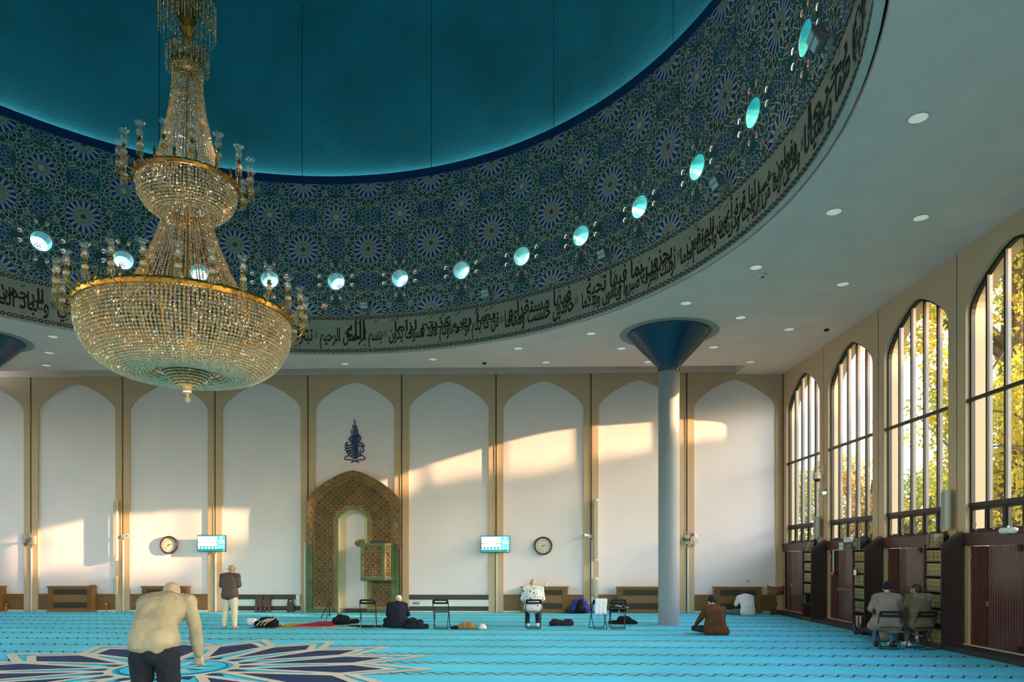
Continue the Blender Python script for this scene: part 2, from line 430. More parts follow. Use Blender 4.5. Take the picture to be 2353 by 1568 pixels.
# black chain borders of the lettered band
mb = MB(); PB = CY(DR - .006); NCH = 148; st = 2 * PI / NCH
def ring2(u, z, ro, ri, n, a0=0., star=0.):
    vs = []
    for k in range(n):
        a = a0 + 2 * PI * k / n; q = 1 + (star if k % 2 else 0)
        vs += [PB(u + ro * q * math.cos(a) / DR, z + ro * q * math.sin(a)), PB(u + ri * q * math.cos(a) / DR, z + ri * q * math.sin(a))]
    mb.add(vs, [(2 * k, 2 * ((k + 1) % n), 2 * ((k + 1) % n) + 1, 2 * k + 1) for k in range(n)])
for zc in (B0 + .085, B1 - .085):
    for k in range(NCH):
        a = k * st
        if not (-.6 < (a if a < PI else a - 2 * PI) < 2.9): continue
        ring2(a, zc, .058, .034, 12); ring2(a + .128 / DR, zc, .058, .034, 12)
        ring2(a + .285 / DR, zc, .046, .022, 16, 0, .42)
        for s in (-1, 1):
            for q in (.2, .345):
                mb.add([PB(a + (q + i * .03) / DR, zc + s * .017 + j * .007) for i, j in ((-1, -1), (1, -1), (1, 1), (-1, 1))], [(0, 1, 2, 3)])
mb.build('chain_border', inkb, drum)
# the band's two-tier lettering, read from right to left
PT = CY(DR - .009)
lines = [
    (-17., .4, 'عليها صما وعميانا', 'لم يخروا'),
    (1.4, 26.0, 'والذين ربنا من أزواجنا وذرياتنا واجعلنا إماما', 'يقولون هب لنا قرة أعين للمتقين'),
    (26.9, 45.1, 'أولئك الغرفة صبروا ويلقون وسلاما', 'يجزون بما فيها تحية'),
    (46.6, 59.7, 'خالدين حسنت ومقاما', 'فيها مستقرا و'),
    (60.8, 81.0, 'قل ما بكم لولا دعاؤكم فقد فسوف يكون', 'يعبأ ربي كذبتم لزاما'),
    (82.2, 93.1, 'بسم الرحمن الرحيم', 'الله'),
    (94.3, 113.0, 'تبارك الذي في السماء بروجا', 'جعل وجعل فيها'), (113.6, 133.2, 'سراجا وقمرا منيرا وهو الذي', 'جعل الليل والنهار خلفة'),
    (134.3, 152, 'وعباد الذين يمشون على', 'الرحمن الأرض هونا')]
mb = MB()
for a0, a1, lo, hi in lines:
    A0, A1 = R_(a0), R_(a1); Wd = (A1 - A0) * DR
    Pq = lambda u, v, A1=A1: PT(A1 - u / DR, v)
    write(mb, shape(lo), Pq, 0, Wd, B0 + .15, B0 + .80, bold=.022)
    f0, f1 = (.42, .72) if hi == 'الله' else (.05, .96); write(mb, shape(hi), Pq, Wd * f0, Wd * f1, B0 + .42, B1 - .145, bold=.022)
    # small vowel strokes and diamonds
    rnd = random.Random(int(a0 * 10))
    for k in range(int(Wd / .3)):
        u = rnd.uniform(.03, .97) * Wd; z = rnd.choice([B0 + .62, B1 - .26, B0 + .25, B1 - .2]) + rnd.uniform(-.03, .03)
        dx, dz = .055, .03
        mb.add([Pq(u - dx, z - dz - .012), Pq(u + dx, z + dz - .012), Pq(u + dx, z + dz + .012), Pq(u - dx, z - dz + .012)], [(0, 1, 2, 3)])
    for z in (B0 + .5, B0 + .62, B0 + .56):   # verse marker
        for k in range(4):
            t = k * PI / 2 + (PI / 4 if z == B0 + .56 else 0); u = Wd + .09 + .045 * math.cos(t); w = z + .045 * math.sin(t)
            mb.add([Pq(u - .018, w), Pq(u, w - .018), Pq(u + .018, w), Pq(u, w + .018)], [(0, 1, 2, 3)])
mb.build('calligraphy', ink, drum)

# tiled drum with 32 round windows; each cell holds a window ringed by eight small ones
DT = DR + .20
NC = 32; CELL = 2 * PI * DR / NC; QH = (T1 - B1) / 2; OZ = 10.375; OR = .262; JR = .52
JEW = [(JR * math.cos(t), JR * math.sin(t)) for q in range(4) for t in (q * PI / 2 - .255, q * PI / 2 + .255)]
def reg(cx, cy, r, n, a0=0.): return [(cx + r * math.cos(a0 + 2 * PI * k / n), cy + r * math.sin(a0 + 2 * PI * k / n)) for k in range(n)]
holes = [reg(0, OZ, OR, 16)] + [reg(x, OZ + y, .058, 8) for x, y in JEW]
cell = MB(); cell.plate([(-CELL / 2, B1), (CELL / 2, B1), (CELL / 2, T1), (-CELL / 2, T1)], holes, XY, 0.,
    extra=[((-CELL / 2 + CELL * k / 14, B1), (-CELL / 2 + CELL * k / 14, T1)) for k in range(1, 14)])
TH = lambda k: R_(.3 + 11.25 * k)
mb = MB()
for k in range(NC):
    Pk = CY(DR); mb.add([Pk(TH(k) - v[0] / DR, v[1]) for v in cell.v], cell.f)
wt = mb.build('wall_tiled_drum', tileg, None); tag(wt, kind='structure')
# strapwork and petals of one cell (16-fold stars at its corners, a 12-fold star above the window)
pat = []   # (polygon, lift, material) 0 navy 1 ivory 2 dark 3 red 4 green
def seg(a, b, w=.020, h=.006, mi=1):
    ax, ay = a; bx, by = b; dx, dy = bx - ax, by - ay; l = math.hypot(dx, dy)
    if l < 1e-6: return
    sx, sy = -dy / l * w / 2, dx / l * w / 2
    pat.append(([(ax - sx, ay - sy), (bx - sx, by - sy), (bx + sx, by + sy), (ax + sx, ay + sy)], h, mi))
def loop(ps, w=.019, h=.006):
    for i in range(len(ps)): seg(ps[i], ps[(i + 1) % len(ps)], w, h)
def star(cx, cy, n, r, core, a0=0., hub=1):
    st_ = 2 * PI / n; q = lambda rr, a: (cx + rr * math.cos(a), cy + rr * math.sin(a))
    for k in range(n):
        a = a0 + k * st_
        pet = [q(r * .40, a), q(r * .66, a - st_ * .34), q(r * .88, a - st_ * .40), q(r * 1.0, a), q(r * .88, a + st_ * .40), q(r * .66, a + st_ * .34)]
        pat.append((pet, .004, 0)); loop(pet)
        seg(q(core, a - st_ / 2), q(r * .95, a - st_ / 2), .014)
        # outer point and kite
        m = a + st_ / 2
        kite = [q(r * .98, m), q(r * 1.16, m - st_ * .28), q(r * 1.33, m), q(r * 1.16, m + st_ * .28)]
        pat.append((kite, .003, 2)); loop(kite)
        seg(q(r * 1.0, a), q(r * 1.16, m - st_ * .28)); seg(q(r * 1.0, a), q(r * 1.16, a - st_ * .22))
        seg(q(core * 1.2, a), q(r * .4, a), .013)
    for k in range(n):
        a = a0 + k * st_; m = a + st_ / 2
        seg(q(r * 1.33, m), q(r * 1.47, a + st_ * .5 + st_ * .42)); seg(q(r * 1.33, m), q(r * 1.47, a + st_ * .08)); seg(q(r * 1.47, a + st_ * .08), q(r * 1.62, m)); seg(q(r * 1.47, a + st_ * .92), q(r * 1.62, m))
    pat.append((reg(cx, cy, core * (1. if hub == 1 else .55), 12), .006, 1 if hub == 1 else 3))
    if hub != 1:
        for k in range(8): seg(q(core * .5, a0 + k * PI / 4), q(core * 1.25, a0 + k * PI / 4), .012)
def cluster(cx, cy):
    """bed of small cobalt hexagons between the stars"""
    for i, (x, y) in enumerate((a_ * .8, b_ * .8) for a_, b_ in [(0, .085), (0, -.085), (.20, .0), (-.20, 0), (.135, .17), (-.135, .17), (.135, -.17), (-.135, -.17), (.30, .14), (-.30, .14), (.30, -.14), (-.30, -.14)]):
        r = .056 if i < 2 else .046; h = reg(cx + x, cy + y, r, 6, PI / 6 if i % 2 else 0)
        pat.append((h, .004, 0)); loop([(cx + x + (p[0] - cx - x) * 1.28, cy + y + (p[1] - cy - y) * 1.28) for p in h], .013)
    for s in (-1, 1):
        pat.append((reg(cx, cy + s * .27, .03, 4), .007, 3)); loop([(cx - .09, cy + s * .21), (cx + .09, cy + s * .21), (cx + .06, cy + s * .29), (cx - .06, cy + s * .29)], .013)
    for sx in (-1, 1):
        for sy in (-1, 1):
            a = (cx + sx * .12, cy + sy * .30); b = (cx + sx * .36, cy + sy * .28)
            loop([a, (a[0] + sx * .1, a[1] + sy * .05), b, (b[0] - sx * .03, b[1] - sy * .09)], .014)
H2 = CELL / 2
for j in range(3): star(-H2, B1 + QH * j, 16, .475, .085, PI / 16, 2)
star(0, B1 + QH * 1.5, 12, .375, .078, 0, 1)
for j in range(2): cluster(-H2, B1 + QH * (j + .5))
for j in range(3): cluster(0, B1 + QH * j)
# long tie strips from star to star
for j in (0, 1):
    y0 = B1 + QH * j; yc = y0 + QH / 2
    for sx in (-1, 1):
        for sy in (-1, 1):
            c16 = (sx * H2, yc + sy * QH / 2); ux, uy = -sx * .7071, -sy * .7071; px, py = -uy, ux
            for o in (-.10, .10):
                a = (c16[0] + ux * .66 + px * o, c16[1] + uy * .66 + py * o); b = (c16[0] + ux * 1.0 + px * o * .8, c16[1] + uy * 1.0 + py * o * .8)
                mid = ((a[0] + b[0]) / 2 + px * o * .9, (a[1] + b[1]) / 2 + py * o * .9); seg(a, mid); seg(mid, b)
            c = (c16[0] + ux * .83, c16[1] + uy * .83)
            pat.append(([(c[0] + ux * .16, c[1] + uy * .16), (c[0] + px * .075, c[1] + py * .075), (c[0] - ux * .16, c[1] - uy * .16), (c[0] - px * .075, c[1] - py * .075)], .002, 4))
            for s2 in (-1, 1):
                d = (c16[0] + ux * .70 + px * s2 * .26, c16[1] + uy * .70 + py * s2 * .26); sq = reg(d[0], d[1], .075, 4, math.atan2(uy, ux) + .35 * s2); loop(sq, .014)
                d = (c16[0] + ux * .86 + px * s2 * .22, c16[1] + uy * .86 + py * s2 * .22); sq = reg(d[0], d[1], .06, 5, .4 * s2); pat.append((sq, .003, 0)); loop(sq, .014)
# star ring round each window
loop(reg(0, OZ, .30, 16), .02)
for k in range(12):
    a = 2 * PI * k / 12; q = lambda r, t: (r * math.cos(t), OZ + r * math.sin(t))
    seg(q(.31, a), q(.44, a + .13)); seg(q(.31, a), q(.44, a - .13)); seg(q(.44, a + .13), q(.44, a + PI / 6 - .13)); seg(q(.44, a + .13), q(.66, a + .2))
    loop([q(.48, a + PI / 12 + .0), q(.58, a + PI / 12 - .1), q(.68, a + PI / 12), q(.58, a + PI / 12 + .1)], .014)
mb = MB(); PV = [CY(DR - 0.)][0]
hx = [(0, OZ, OR)] + [(x, OZ + y, .062) for x, y in JEW]
for ps, h, mi in pat:
    if max(p[1] for p in ps) > T1 - .002 or min(p[1] for p in ps) < B1 + .004:
        ps = [(u, min(max(v, B1 + .004), T1 - .002)) for u, v in ps]
        if max(p[1] for p in ps) - min(p[1] for p in ps) < .004: continue
    if any((math.hypot(u - hxx, v - hy) < hr) for u, v in ps for hxx, hy, hr in hx): continue
    cxp = sum(p[0] for p in ps) / len(ps); cyp = sum(p[1] for p in ps) / len(ps)
    if any(math.hypot(cxp - a, cyp - b) < r for a, b, r in hx): continue
    for k in range(NC):
        if 160 < (.3 + 11.25 * k) % 360 < 335: continue     # the part of the drum behind the camera keeps plain tile
        mb.add([PV(TH(k) - u / DR, v, h) for u, v in ps], [tuple(range(len(ps)))], mi)
mb.build('tile_strapwork', [tileb, tiles, tilek, tiler, tileg], wt)
revm = mat('turquoise window reveal', (.10, .55, .62), .35)
panew = glassy('frosted white glass', (.86, .95, .96), .05, .2, (.7, .9, .9), .35)
paneb = glassy('aqua glass', (.35, .80, .88), .05, .15, (.2, .7, .75), .3)
paneg = glassy('streaked green glass', (.55, .92, .84), .05, .2, (.5, .9, .8), .35)
leadm = mat('lead came', (.03, .09, .11), .5)
jewm = glassy('amber jewel glass', (.95, .80, .62), .05, .2, (.8, .6, .4), .4)
jrev = mat('jewel reveal', (.45, .33, .24), .45)
def oculus():
    t = thing('window_1', None, None, kind='structure')
    D = .44
    mb = MB(); mb.lathe([(OR, 0), (OR, D)], n=16, axis='y'); mb.build('window_reveal', revm, t)
    mb = MB(); c = [(0, D, 0)]
    for k in range(16):
        a = 2 * PI * k / 16; c.append((OR * math.cos(a), D, OR * math.sin(a)))
    for k in range(16):
        a = 2 * PI * (k + .5) / 16; r = OR * .62; c.append((r * math.cos(a), D, r * math.sin(a)))
    for k in range(16):
        k2 = (k + 1) % 16
        mb.add([c[0], c[17 + k - 1 if k else 32], c[1 + k], c[17 + k]], [(0, 1, 2, 3)], 0)
        mb.add([c[1 + k], c[1 + k2], c[17 + k]], [(0, 1, 2)], 1)
    mb.build('pane', [panew, paneb], t)
    mb = MB()
    for k in range(0, 16, 2): mb.tube([(0, D - .01, 0), c[1 + k]], .006, 4)
    mb.lathe([(.06, D - .015), (.075, D - .015)], n=12, axis='y'); mb.build('lead_came', leadm, t)
    for x, y in JEW:
        mb = MB(); mb.lathe([(.058, 0), (.058, .25)], (x, 0, y), 8, 0, axis='y'); mb.lathe([(.0005, .25), (.058, .25)], (x, 0, y), 8, 1, axis='y')
        mb.build('jewel_light', [jrev, jewm], t)
    return t
oc = oculus()
for k in range(NC):
    o = oc if k == 0 else dup(oc)
    a = TH(k); o.name = 'window_%d' % (k + 1)
    o.location = (DX + DR * math.cos(a), DY + DR * math.sin(a), OZ); o.rotation_euler = (0, 0, a - PI / 2)
mb = MB(); mb.lathe([(DR + .03, B1 - .08), (DR + .03, B1 + .08)], (DX, DY, 0), 128); mb.lathe([(DR + .03, T1 - .08), (DR + .03, K1 - .05)], (DX, DY, 0), 128); mb.build('joint_backing', dark, wt)
mb = MB(); mb.lathe([(DR + .028, T1 - .001), (DR - .03, T1 + .01), (DR - .03, K1 - .012), (DR - .03, K1), (DR + .05, K1), (DR + .05, K1 - .03), (DT, K1 - .03)], (DX, DY, 0), 200); tag(mb.build('trim_2', bluem, None, True), kind='structure')

prof = [(DT, K1 - .03), (DT, 15), (DT, 17), (DT, 19)] + [(DT * math.cos(t), 19 + DT * math.sin(t)) for t in (.15, .3, .5, .7, .9, 1.1, 1.3, 1.45, 1.5706)]
dome = tag(MB().lathe(prof, (DX, DY, 0), 192).build('wall_dome', tealm, None, True), kind='structure')
mb = MB()
for k in range(16):
    a = R_(6.3 + 22.5 * k); P = CY(DT - .004); w = .009 / DR
    mb.add([P(a - w, K1 + .01), P(a + w, K1 + .01), P(a + w, 19), P(a - w, 19)], [(0, 1, 2, 3)])
mb.build('panel_seam', mat('dark teal joint', (.004, .03, .035), .9), dome)
mb = MB(); mb.lathe([(DT - .02, K1 - .02), (DR + .05, K1 - .02)], (DX, DY, 0), 200); mb.build('cove_light', mat('cove light strip', (.5, .5, .5), .6, emit=((.75, .95, 1.), 1.5)), dome, True)
# ------------------------------------------------------------------ back wall: nine precast arches over plaster panels
TOPB = CEIL + .082
BK = lambda u, v, h: (u, BACK + h, v)
wb = tag(MB().box(LEFT - .3, RIGHT + .4, BACK + .048, BACK + .36, -.1, TOPB + .02).build('wall_back', plaster), kind='structure')
gx = [LEFT + BAY * k for k in range(10)]
for k in range(9):
    x0, x1 = gx[k] + .022, gx[k + 1] - .022; cx = (gx[k] + gx[k + 1]) / 2
    out = [(x0, 0), (cx - 1.381, 0)] + arch(cx, 1.381, .0, 7.98)[2:][::-1] + [(cx + 1.381, 0), (x1, 0), (x1, TOPB), (x0, TOPB)]
    # outline that follows the arch: a pier, the arch and the other pier in one casting
    a = arch(cx, 1.381, 0., 7.98)
    out = [(x0, TOPB), (x0, 0), a[0]] + a[2:][::-1] + [a[1], (x1, 0), (x1, TOPB)]
    # a[2:] runs right spring -> apex -> left spring
    MB().plate(out, [], BK, 0, .06).build('concrete_arch', concrete, wb)
jb = MB()
for k in range(10): jb.box(gx[k] - .04, gx[k] + .04, BACK + .03, BACK + .05, 0, TOPB - .01)
jb.build('joint_backing', mat('joint sealant', (.10, .075, .05), .8), wb)
bead = MB()
for k in range(1, 9): bead.box(gx[k] - .05, gx[k] - .03, BACK - .012, BACK + .01, 0, TOPB - .02)
bead.build('arris_bead', mat('pale concrete arris', (.50, .40, .27), .7), wb)
# skirting panels
tn = [3]
def trim(mb, m, **k):
    o = mb.build('trim_%d' % tn[0], m, **k); tn[0] += 1; return tag(o, kind='structure')
blk = mat('dark grey painted board', (.045, .042, .038), .5)
for k in range(9):
    cx = (gx[k] + gx[k + 1]) / 2; a, b = cx - 1.38, cx + 1.38; y = BACK + .05
    if k == 4: continue
    if k in (3, 5):
        mb = MB().box(a, b, y - .05, y, .04, .20).box(a, b, y - .05, y, .43, .60); trim(mb, blk)
        trim(MB().box(a, b, y - .03, y, .20, .43).box(a, b, y - .06, y, 0, .04), white)
        continue
    mb = MB().box(a, b, y - .05, y, .05, .60)
    mb.box(a, b, y - .065, y, .585, .612)
    for s in (a + .10, b - .60):
        mb.box(s, s + .5, y - .056, y, .14, .47); mb.box(s + .03, s + .47, y - .062, y, .17, .44)
    trim(mb, wood)
    trim(MB().box(a, b, y - .07, y, 0, .05), white)

# radiator cupboards
def lattice(mb, x0, x1, z0, z1, y, step=.055, w=.012, mi=0):
    X = lambda x, z: (x, y, z)
    n = int(((x1 - x0) + (z1 - z0)) / step) + 1
    for s in (1, -1):
        for i in range(n):
            c = i * step
            if s == 1: p, q = (x0 + c - (z1 - z0), z1), (x0 + c, z0)
            else: p, q = (x0 + c - (z1 - z0), z0), (x0 + c, z1)
            # clip to the frame
            pts = []
            (ax, az), (bx, bz) = p, q
            t0, t1 = 0., 1.; dx = bx - ax
            if dx > 0:
                t0 = max(t0, (x0 - ax) / dx); t1 = min(t1, (x1 - ax) / dx)
            if t1 - t0 < .05: continue
            P0 = (ax + dx * t0, az + (bz - az) * t0); P1 = (ax + dx * t1, az + (bz - az) * t1)
            d = Vector((P1[0] - P0[0], P1[1] - P0[1])).normalized(); nx, nz = -d.y * w / 2, d.x * w / 2
            mb.add([X(P0[0] - nx, P0[1] - nz), X(P1[0] - nx, P1[1] - nz), X(P1[0] + nx, P1[1] + nz), X(P0[0] + nx, P0[1] + nz)], [(0, 1, 2, 3)], mi)
grille = mat('dark brass lattice', (.10, .075, .04), .5)
def radiator(cx, label):
    t = thing('radiator_cover', label, 'radiator cover', (cx, BACK - .27, 0), group='oak radiator cupboards along the back wall')
    hw, d = .79, .18
    mb = MB().box(-hw, hw, 0, d + .08, .06, .86)
    for s in (-1, 1):
        for i in range(4): mb.box(s * (hw - .05 - .04 * i) - .012, s * (hw - .05 - .04 * i) + .012, -.018, 0, .10, .82)
    mb.box(-hw + .19, hw - .19, -.014, 0, .335, .59); mb.box(-hw + .19, hw - .19, -.014, 0, .79, .86); mb.box(-hw + .19, hw - .19, -.014, 0, .06, .13)
    mb.build('body', wood, t)
    MB().box(-hw - .03, hw + .03, -.05, d + .08, .86, .90).build('top_board', wood2, t, bevel=.006)
    MB().box(-hw - .03, hw + .03, -.04, d + .08, 0, .06).build('plinth', wood2, t)
    for z0, z1 in ((.60, .785), (.135, .33)):
        g = MB().box(-hw + .19, hw - .19, -.002, 0, z0, z1).build('grille', dark, t)
        l = MB(); lattice(l, -hw + .19, hw - .19, z0, z1, -.006); l.build('lattice', grille, g)
    return t
rl = [(gx[0] + BAY / 2 - .03, 'oak radiator cupboard cut off by the left edge of the picture'), (gx[1] + BAY / 2 - .07, 'oak radiator cupboard on blank bay between wall fan and camera'),
      (gx[2] + BAY / 2 - .03, 'oak radiator cupboard behind the bent man in beige jacket'), (gx[6] + BAY / 2 + .03, 'oak radiator cupboard behind the man in the white patterned shirt'),
      (gx[7] + BAY / 2 + .02, 'oak radiator cupboard with tissue box, left of the round column'), (gx[8] + BAY / 2 + .03, 'oak radiator cupboard with clear bottle, in the right corner bay')]
for x, l in rl: radiator(x, l)

# ------------------------------------------------------------------ right wall: eight window bays
WAP, WH, SILL = 7.78, 1.334, 2.345
ry = [BACK - BAY * k for k in range(9)]
RW = lambda u, v, h: (RIGHT + h, u, v)
wr = tag(MB().box(RIGHT + .05, RIGHT + .45, FRONT - .3, BACK + .4, TOPB, TOPB + .5).build('wall_right', concrete), kind='structure')
def bay_plate(cy, hw, P, parent, lo=0.):
    y0, y1 = cy - BAY / 2 + .022, cy + BAY / 2 - .022
    a = arch(cy, hw, lo, WAP)
    out = [(y0, TOPB + .02), (y0, lo), a[0]] + a[2:][::-1] + [a[1], (y1, lo), (y1, TOPB + .02)]
    MB().plate(out, [], P, 0, .42).build('concrete_arch', concrete, parent)
for k in range(8): bay_plate((ry[k] + ry[k + 1]) / 2, WH, RW, wr)
MB().box(RIGHT + .10, RIGHT + .38, FRONT - .2, BACK + .3, 0, .001).box(RIGHT + .12, RIGHT + .16, FRONT, BACK + .2, .0, .002).build('wall_base', dark, wr)
mb = MB()
for k in range(9): mb.box(RIGHT + .08, RIGHT + .42, ry[k] - .03, ry[k] + .03, 0, TOPB)
mb.build('pier_joint', mat('pier joint', (.30, .235, .16), .8), wr)

def window(n, cy, P, detail=True):
    """frame, four mullions with outer fins, two transoms, small hopper lights and the glass of one arched window"""
    t = thing('window_%d' % n, None, None, kind='structure')
    fr = MB(); a = arch(cy, WH, SILL, WAP); b = [(cy + (u - cy) * .962, SILL + .05 if v <= SILL else v - .05) for u, v in a]
    for i in range(len(a)):
        j = (i + 1) % len(a)
        fr.add([P(*a[i], .08), P(*a[j], .08), P(*b[j], .08), P(*b[i], .08), P(*a[i], .16), P(*a[j], .16), P(*b[j], .16), P(*b[i], .16)],
               [(0, 1, 2, 3), (7, 6, 5, 4), (3, 2, 6, 7), (1, 0, 4, 5)])
    fr.build('frame', bronze, t)
    def top(u):
        q = abs(u - cy) / WH
        for (x0, d0), (x1, d1) in zip(ARCH, ARCH[1:]):
            if x0 <= q <= x1: return WAP - WH * (d0 + (d1 - d0) * (q - x0) / (x1 - x0))
        return SILL
    for i in range(4):
        u = cy + WH * 2 * (i - 1.5) / 5; zt = top(u)
        MB().prism([(u - .026, SILL + .03), (u + .026, SILL + .03), (u + .026, zt), (u - .026, zt)], P, .075, .12).build('mullion', bronze, t)
        MB().prism([(u - .022, 2.98), (u + .022, 2.98), (u + .022, zt), (u - .022, zt)], P, .12, .185).build('fin', finm, t)
    MB().prism([(cy - WH, 2.88), (cy + WH, 2.88), (cy + WH, 2.97), (cy - WH, 2.97)], P, .06, .15).build('transom', bronze, t)
    MB().prism([(cy - WH - .03, 5.005), (cy + WH + .03, 5.005), (cy + WH + .03, 5.075), (cy - WH - .03, 5.075)], P, .015, .075).build('tie_rail', bronze, t)
    gl = MB(); c = [(cy + (u - cy) * .985, v - (.02 if v > SILL else -.02)) for u, v in a]; gl.plate(c, [], P, .125); gl.build('pane', glass, t)
    if detail:
        for i in range(5):
            u0 = cy + WH * 2 * (i - 2.5) / 5; u1 = u0 + WH * .4
            mb = MB(); w = .055
            for q in ([(u0 + .025, SILL + .05), (u0 + .025 + w, SILL + .05), (u0 + .025 + w, 2.88), (u0 + .025, 2.88)], [(u1 - .025 - w, SILL + .05), (u1 - .025, SILL + .05), (u1 - .025, 2.88), (u1 - .025 - w, 2.88)],
                      [(u0 + .07, SILL + .05), (u1 - .07, SILL + .05), (u1 - .07, SILL + .10), (u0 + .07, SILL + .10)], [(u0 + .07, 2.82), (u1 - .07, 2.82), (u1 - .07, 2.88), (u0 + .07, 2.88)]):
                mb.prism(q, P, .09, .15)
            mb.build('hopper_frame', bronze, t)
            um = (u0 + u1) / 2
            MB().tube([P(um, SILL + .06, .06), P(um + .02, SILL + .09, .03), P(um - .02, SILL + .20, .03)], .009, 6).build('stay', steel, t)
    return t
for k in range(8): window(40 + k, (ry[k] + ry[k + 1]) / 2, RW, k < 5)

# panelled doors beneath the windows, between the bookcases
threshold = mat('pale threshold strip', (.50, .43, .32), .5)
postm = mat('pale oak post', (.34, .25, .13), .5)
hdr = MB().box(RIGHT - .05, RIGHT + .10, FRONT, BACK - .02, 2.10, 2.345); hdr.box(RIGHT - .065, RIGHT + .10, FRONT, BACK - .02, 2.335, 2.36)
trim(hdr, mat('maroon header board', (.085, .030, .028), .4))
trim(MB().box(8.62, RIGHT + .1, FRONT, BACK - .1, 0, .10).box(8.70, RIGHT + .1, FRONT, BACK - .1, .10, .115), mat('black kerb', (.025, .020, .018), .5))
DXF = RIGHT + .02
for k in range(8):
    y1 = ry[k] - (.06 if k == 0 else .34); y0 = ry[k + 1] + .34      # y1 is the far jamb
    t = thing('door_%d' % (k + 1), None, None, kind='structure')
    MB().box(DXF - .06, DXF + .06, y1 - .10, y1, .10, 2.10).build('post', postm, t)
    MB().box(DXF - .05, DXF + .04, y0, y0 + .05, .10, 2.10).build('jamb', maroond, t)
    a = y1 - .12; pw = .50
    MB().box(DXF - .02, DXF + .03, a - pw, a, .13, 2.09).build('panel', maroon, t)
    for z in (.45, 1.2, 1.85): MB().box(DXF - .03, DXF - .018, a - .012, a + .004, z, z + .12).build('hinge', steel, t)
    L = (a - pw - .01) - (y0 + .05); hw = L / 2 - .006
    for s in range(2):
        b1 = a - pw - .01 - s * (hw + .012); b0 = b1 - hw
        mb = MB().box(DXF, DXF + .03, b0, b1, .13, 2.09); nb = max(4, int(hw / .068)); bw = hw / nb
        for i in range(nb):
            q0 = b0 + i * bw; mb.add([(DXF, q0 + .005, .13), (DXF - .016, q0 + .014, .13), (DXF - .016, q0 + bw - .014, .13), (DXF, q0 + bw - .005, .13), (DXF, q0 + .005, 2.09), (DXF - .016, q0 + .014, 2.09), (DXF - .016, q0 + bw - .014, 2.09), (DXF, q0 + bw - .005, 2.09)], [(0, 1, 5, 4), (1, 2, 6, 5), (2, 3, 7, 6)])
        mb.build('boarded_leaf', maroon, t)
    bc = a - pw - .01 - hw
    MB().box(DXF - .05, DXF - .02, bc - .05, bc - .01, 1.98, 2.10).box(DXF - .05, DXF - .02, bc + .01, bc + .05, 1.98, 2.10).box(DXF - .03, DXF - .016, bc - .14, bc + .14, 2.04, 2.065).build('top_bolt', bronze, t)
    MB().box(DXF - .05, DXF - .02, bc - .05, bc - .01, .12, .26).box(DXF - .05, DXF - .02, bc + .01, bc + .05, .12, .26).build('floor_bolt', bronze, t)
    MB().box(DXF - .10, DXF + .02, y0, y1, .115, .135).build('threshold', threshold, t)
    MB().box(DXF - .025, DXF - .012, a - pw - .03, a - pw + .01, .92, 1.02).build('door_plate', steel, t)
    if k == 1:
        MB().tube([(DXF - .09, y0 + .1, 1.0), (DXF - .09, y1 - .75, 1.0)], .018, 8).tube([(DXF - .02, y0 + .14, 1.0), (DXF - .09, y0 + .14, 1.0)], .015, 6).tube([(DXF - .02, y1 - .8, 1.0), (DXF - .09, y1 - .8, 1.0)], .015, 6).tube([(DXF - .05, bc, .98), (DXF - .05, bc, .80)], .02, 8).build('push_bar', gold, t)

# the walls the camera has its back or its left to: same arches, same daylight
wl = tag(MB().box(LEFT - .45, LEFT - .05, FRONT - .3, BACK + .4, TOPB, TOPB + .5).build('wall_left', concrete), kind='structure')
LW = lambda u, v, h: (LEFT - h, u, v)
for k in range(8): bay_plate((ry[k] + ry[k + 1]) / 2, WH, LW, wl)
MB().box(LEFT - .2, LEFT, FRONT, BACK, 0, 2.345).build('dado', maroon, wl)
for k in range(8): window(50 + k, (ry[k] + ry[k + 1]) / 2, LW, False)
wf = tag(MB().box(LEFT - .4, RIGHT + .4, FRONT - .45, FRONT - .05, TOPB, TOPB + .5).build('wall_front', concrete), kind='structure')
FW = lambda u, v, h: (u, FRONT - h, v)
for k in range(9): bay_plate((gx[k] + gx[k + 1]) / 2, WH, FW, wf)
MB().box(LEFT, RIGHT, FRONT - .2, FRONT, 0, .5).build('dado', maroon, wf)
for k in range(9):
    cx = (gx[k] + gx[k + 1]) / 2; t = thing('window_%d' % (60 + k), None, None, kind='structure')
    MB().plate(arch(cx, WH, .5, WAP), [], FW, .125).build('pane', glass, t)
    for i in range(4):
        u = cx + WH * 2 * (i - 1.5) / 5; MB().box(u - .03, u + .03, FRONT - .15, FRONT - .07, .5, 7.3).build('mullion', bronze, t)

# ------------------------------------------------------------------ columns
colm = mat('blue grey column render', (.29, .31, .335), .75, bump=(60, .45, .012))
capm = mat('deep blue lacquer', (.006, .045, .105), .25)
def column(x, y, n):
    t = thing('column_%d' % n, None, None, (x, y, 0), kind='structure')
    MB().lathe([(.292, 0), (.292, 7.19)], n=48).build('shaft', colm, t, True)
    MB().lathe([(.30, 7.06), (.31, 7.22), (1.13, CEIL - .07), (1.145, CEIL - .05), (1.145, CEIL - .02), (1.0, CEIL - .01), (.3, CEIL - .01)], n=64).build('capital', capm, t, True)
    MB().lathe([(1.0, CEIL - .014), (1.36, CEIL - .005)], n=64).build('ceiling_shade_ring', mat('grey shade ring', (.30, .29, .265), .9), t, True)  # shade of the gap round the capital, painted as a flat grey ring
column(4.245, 20.5, 1); column(-15.45, 20.5, 2); column(4.245, 3.5, 3); column(-15.45, 3.5, 4)
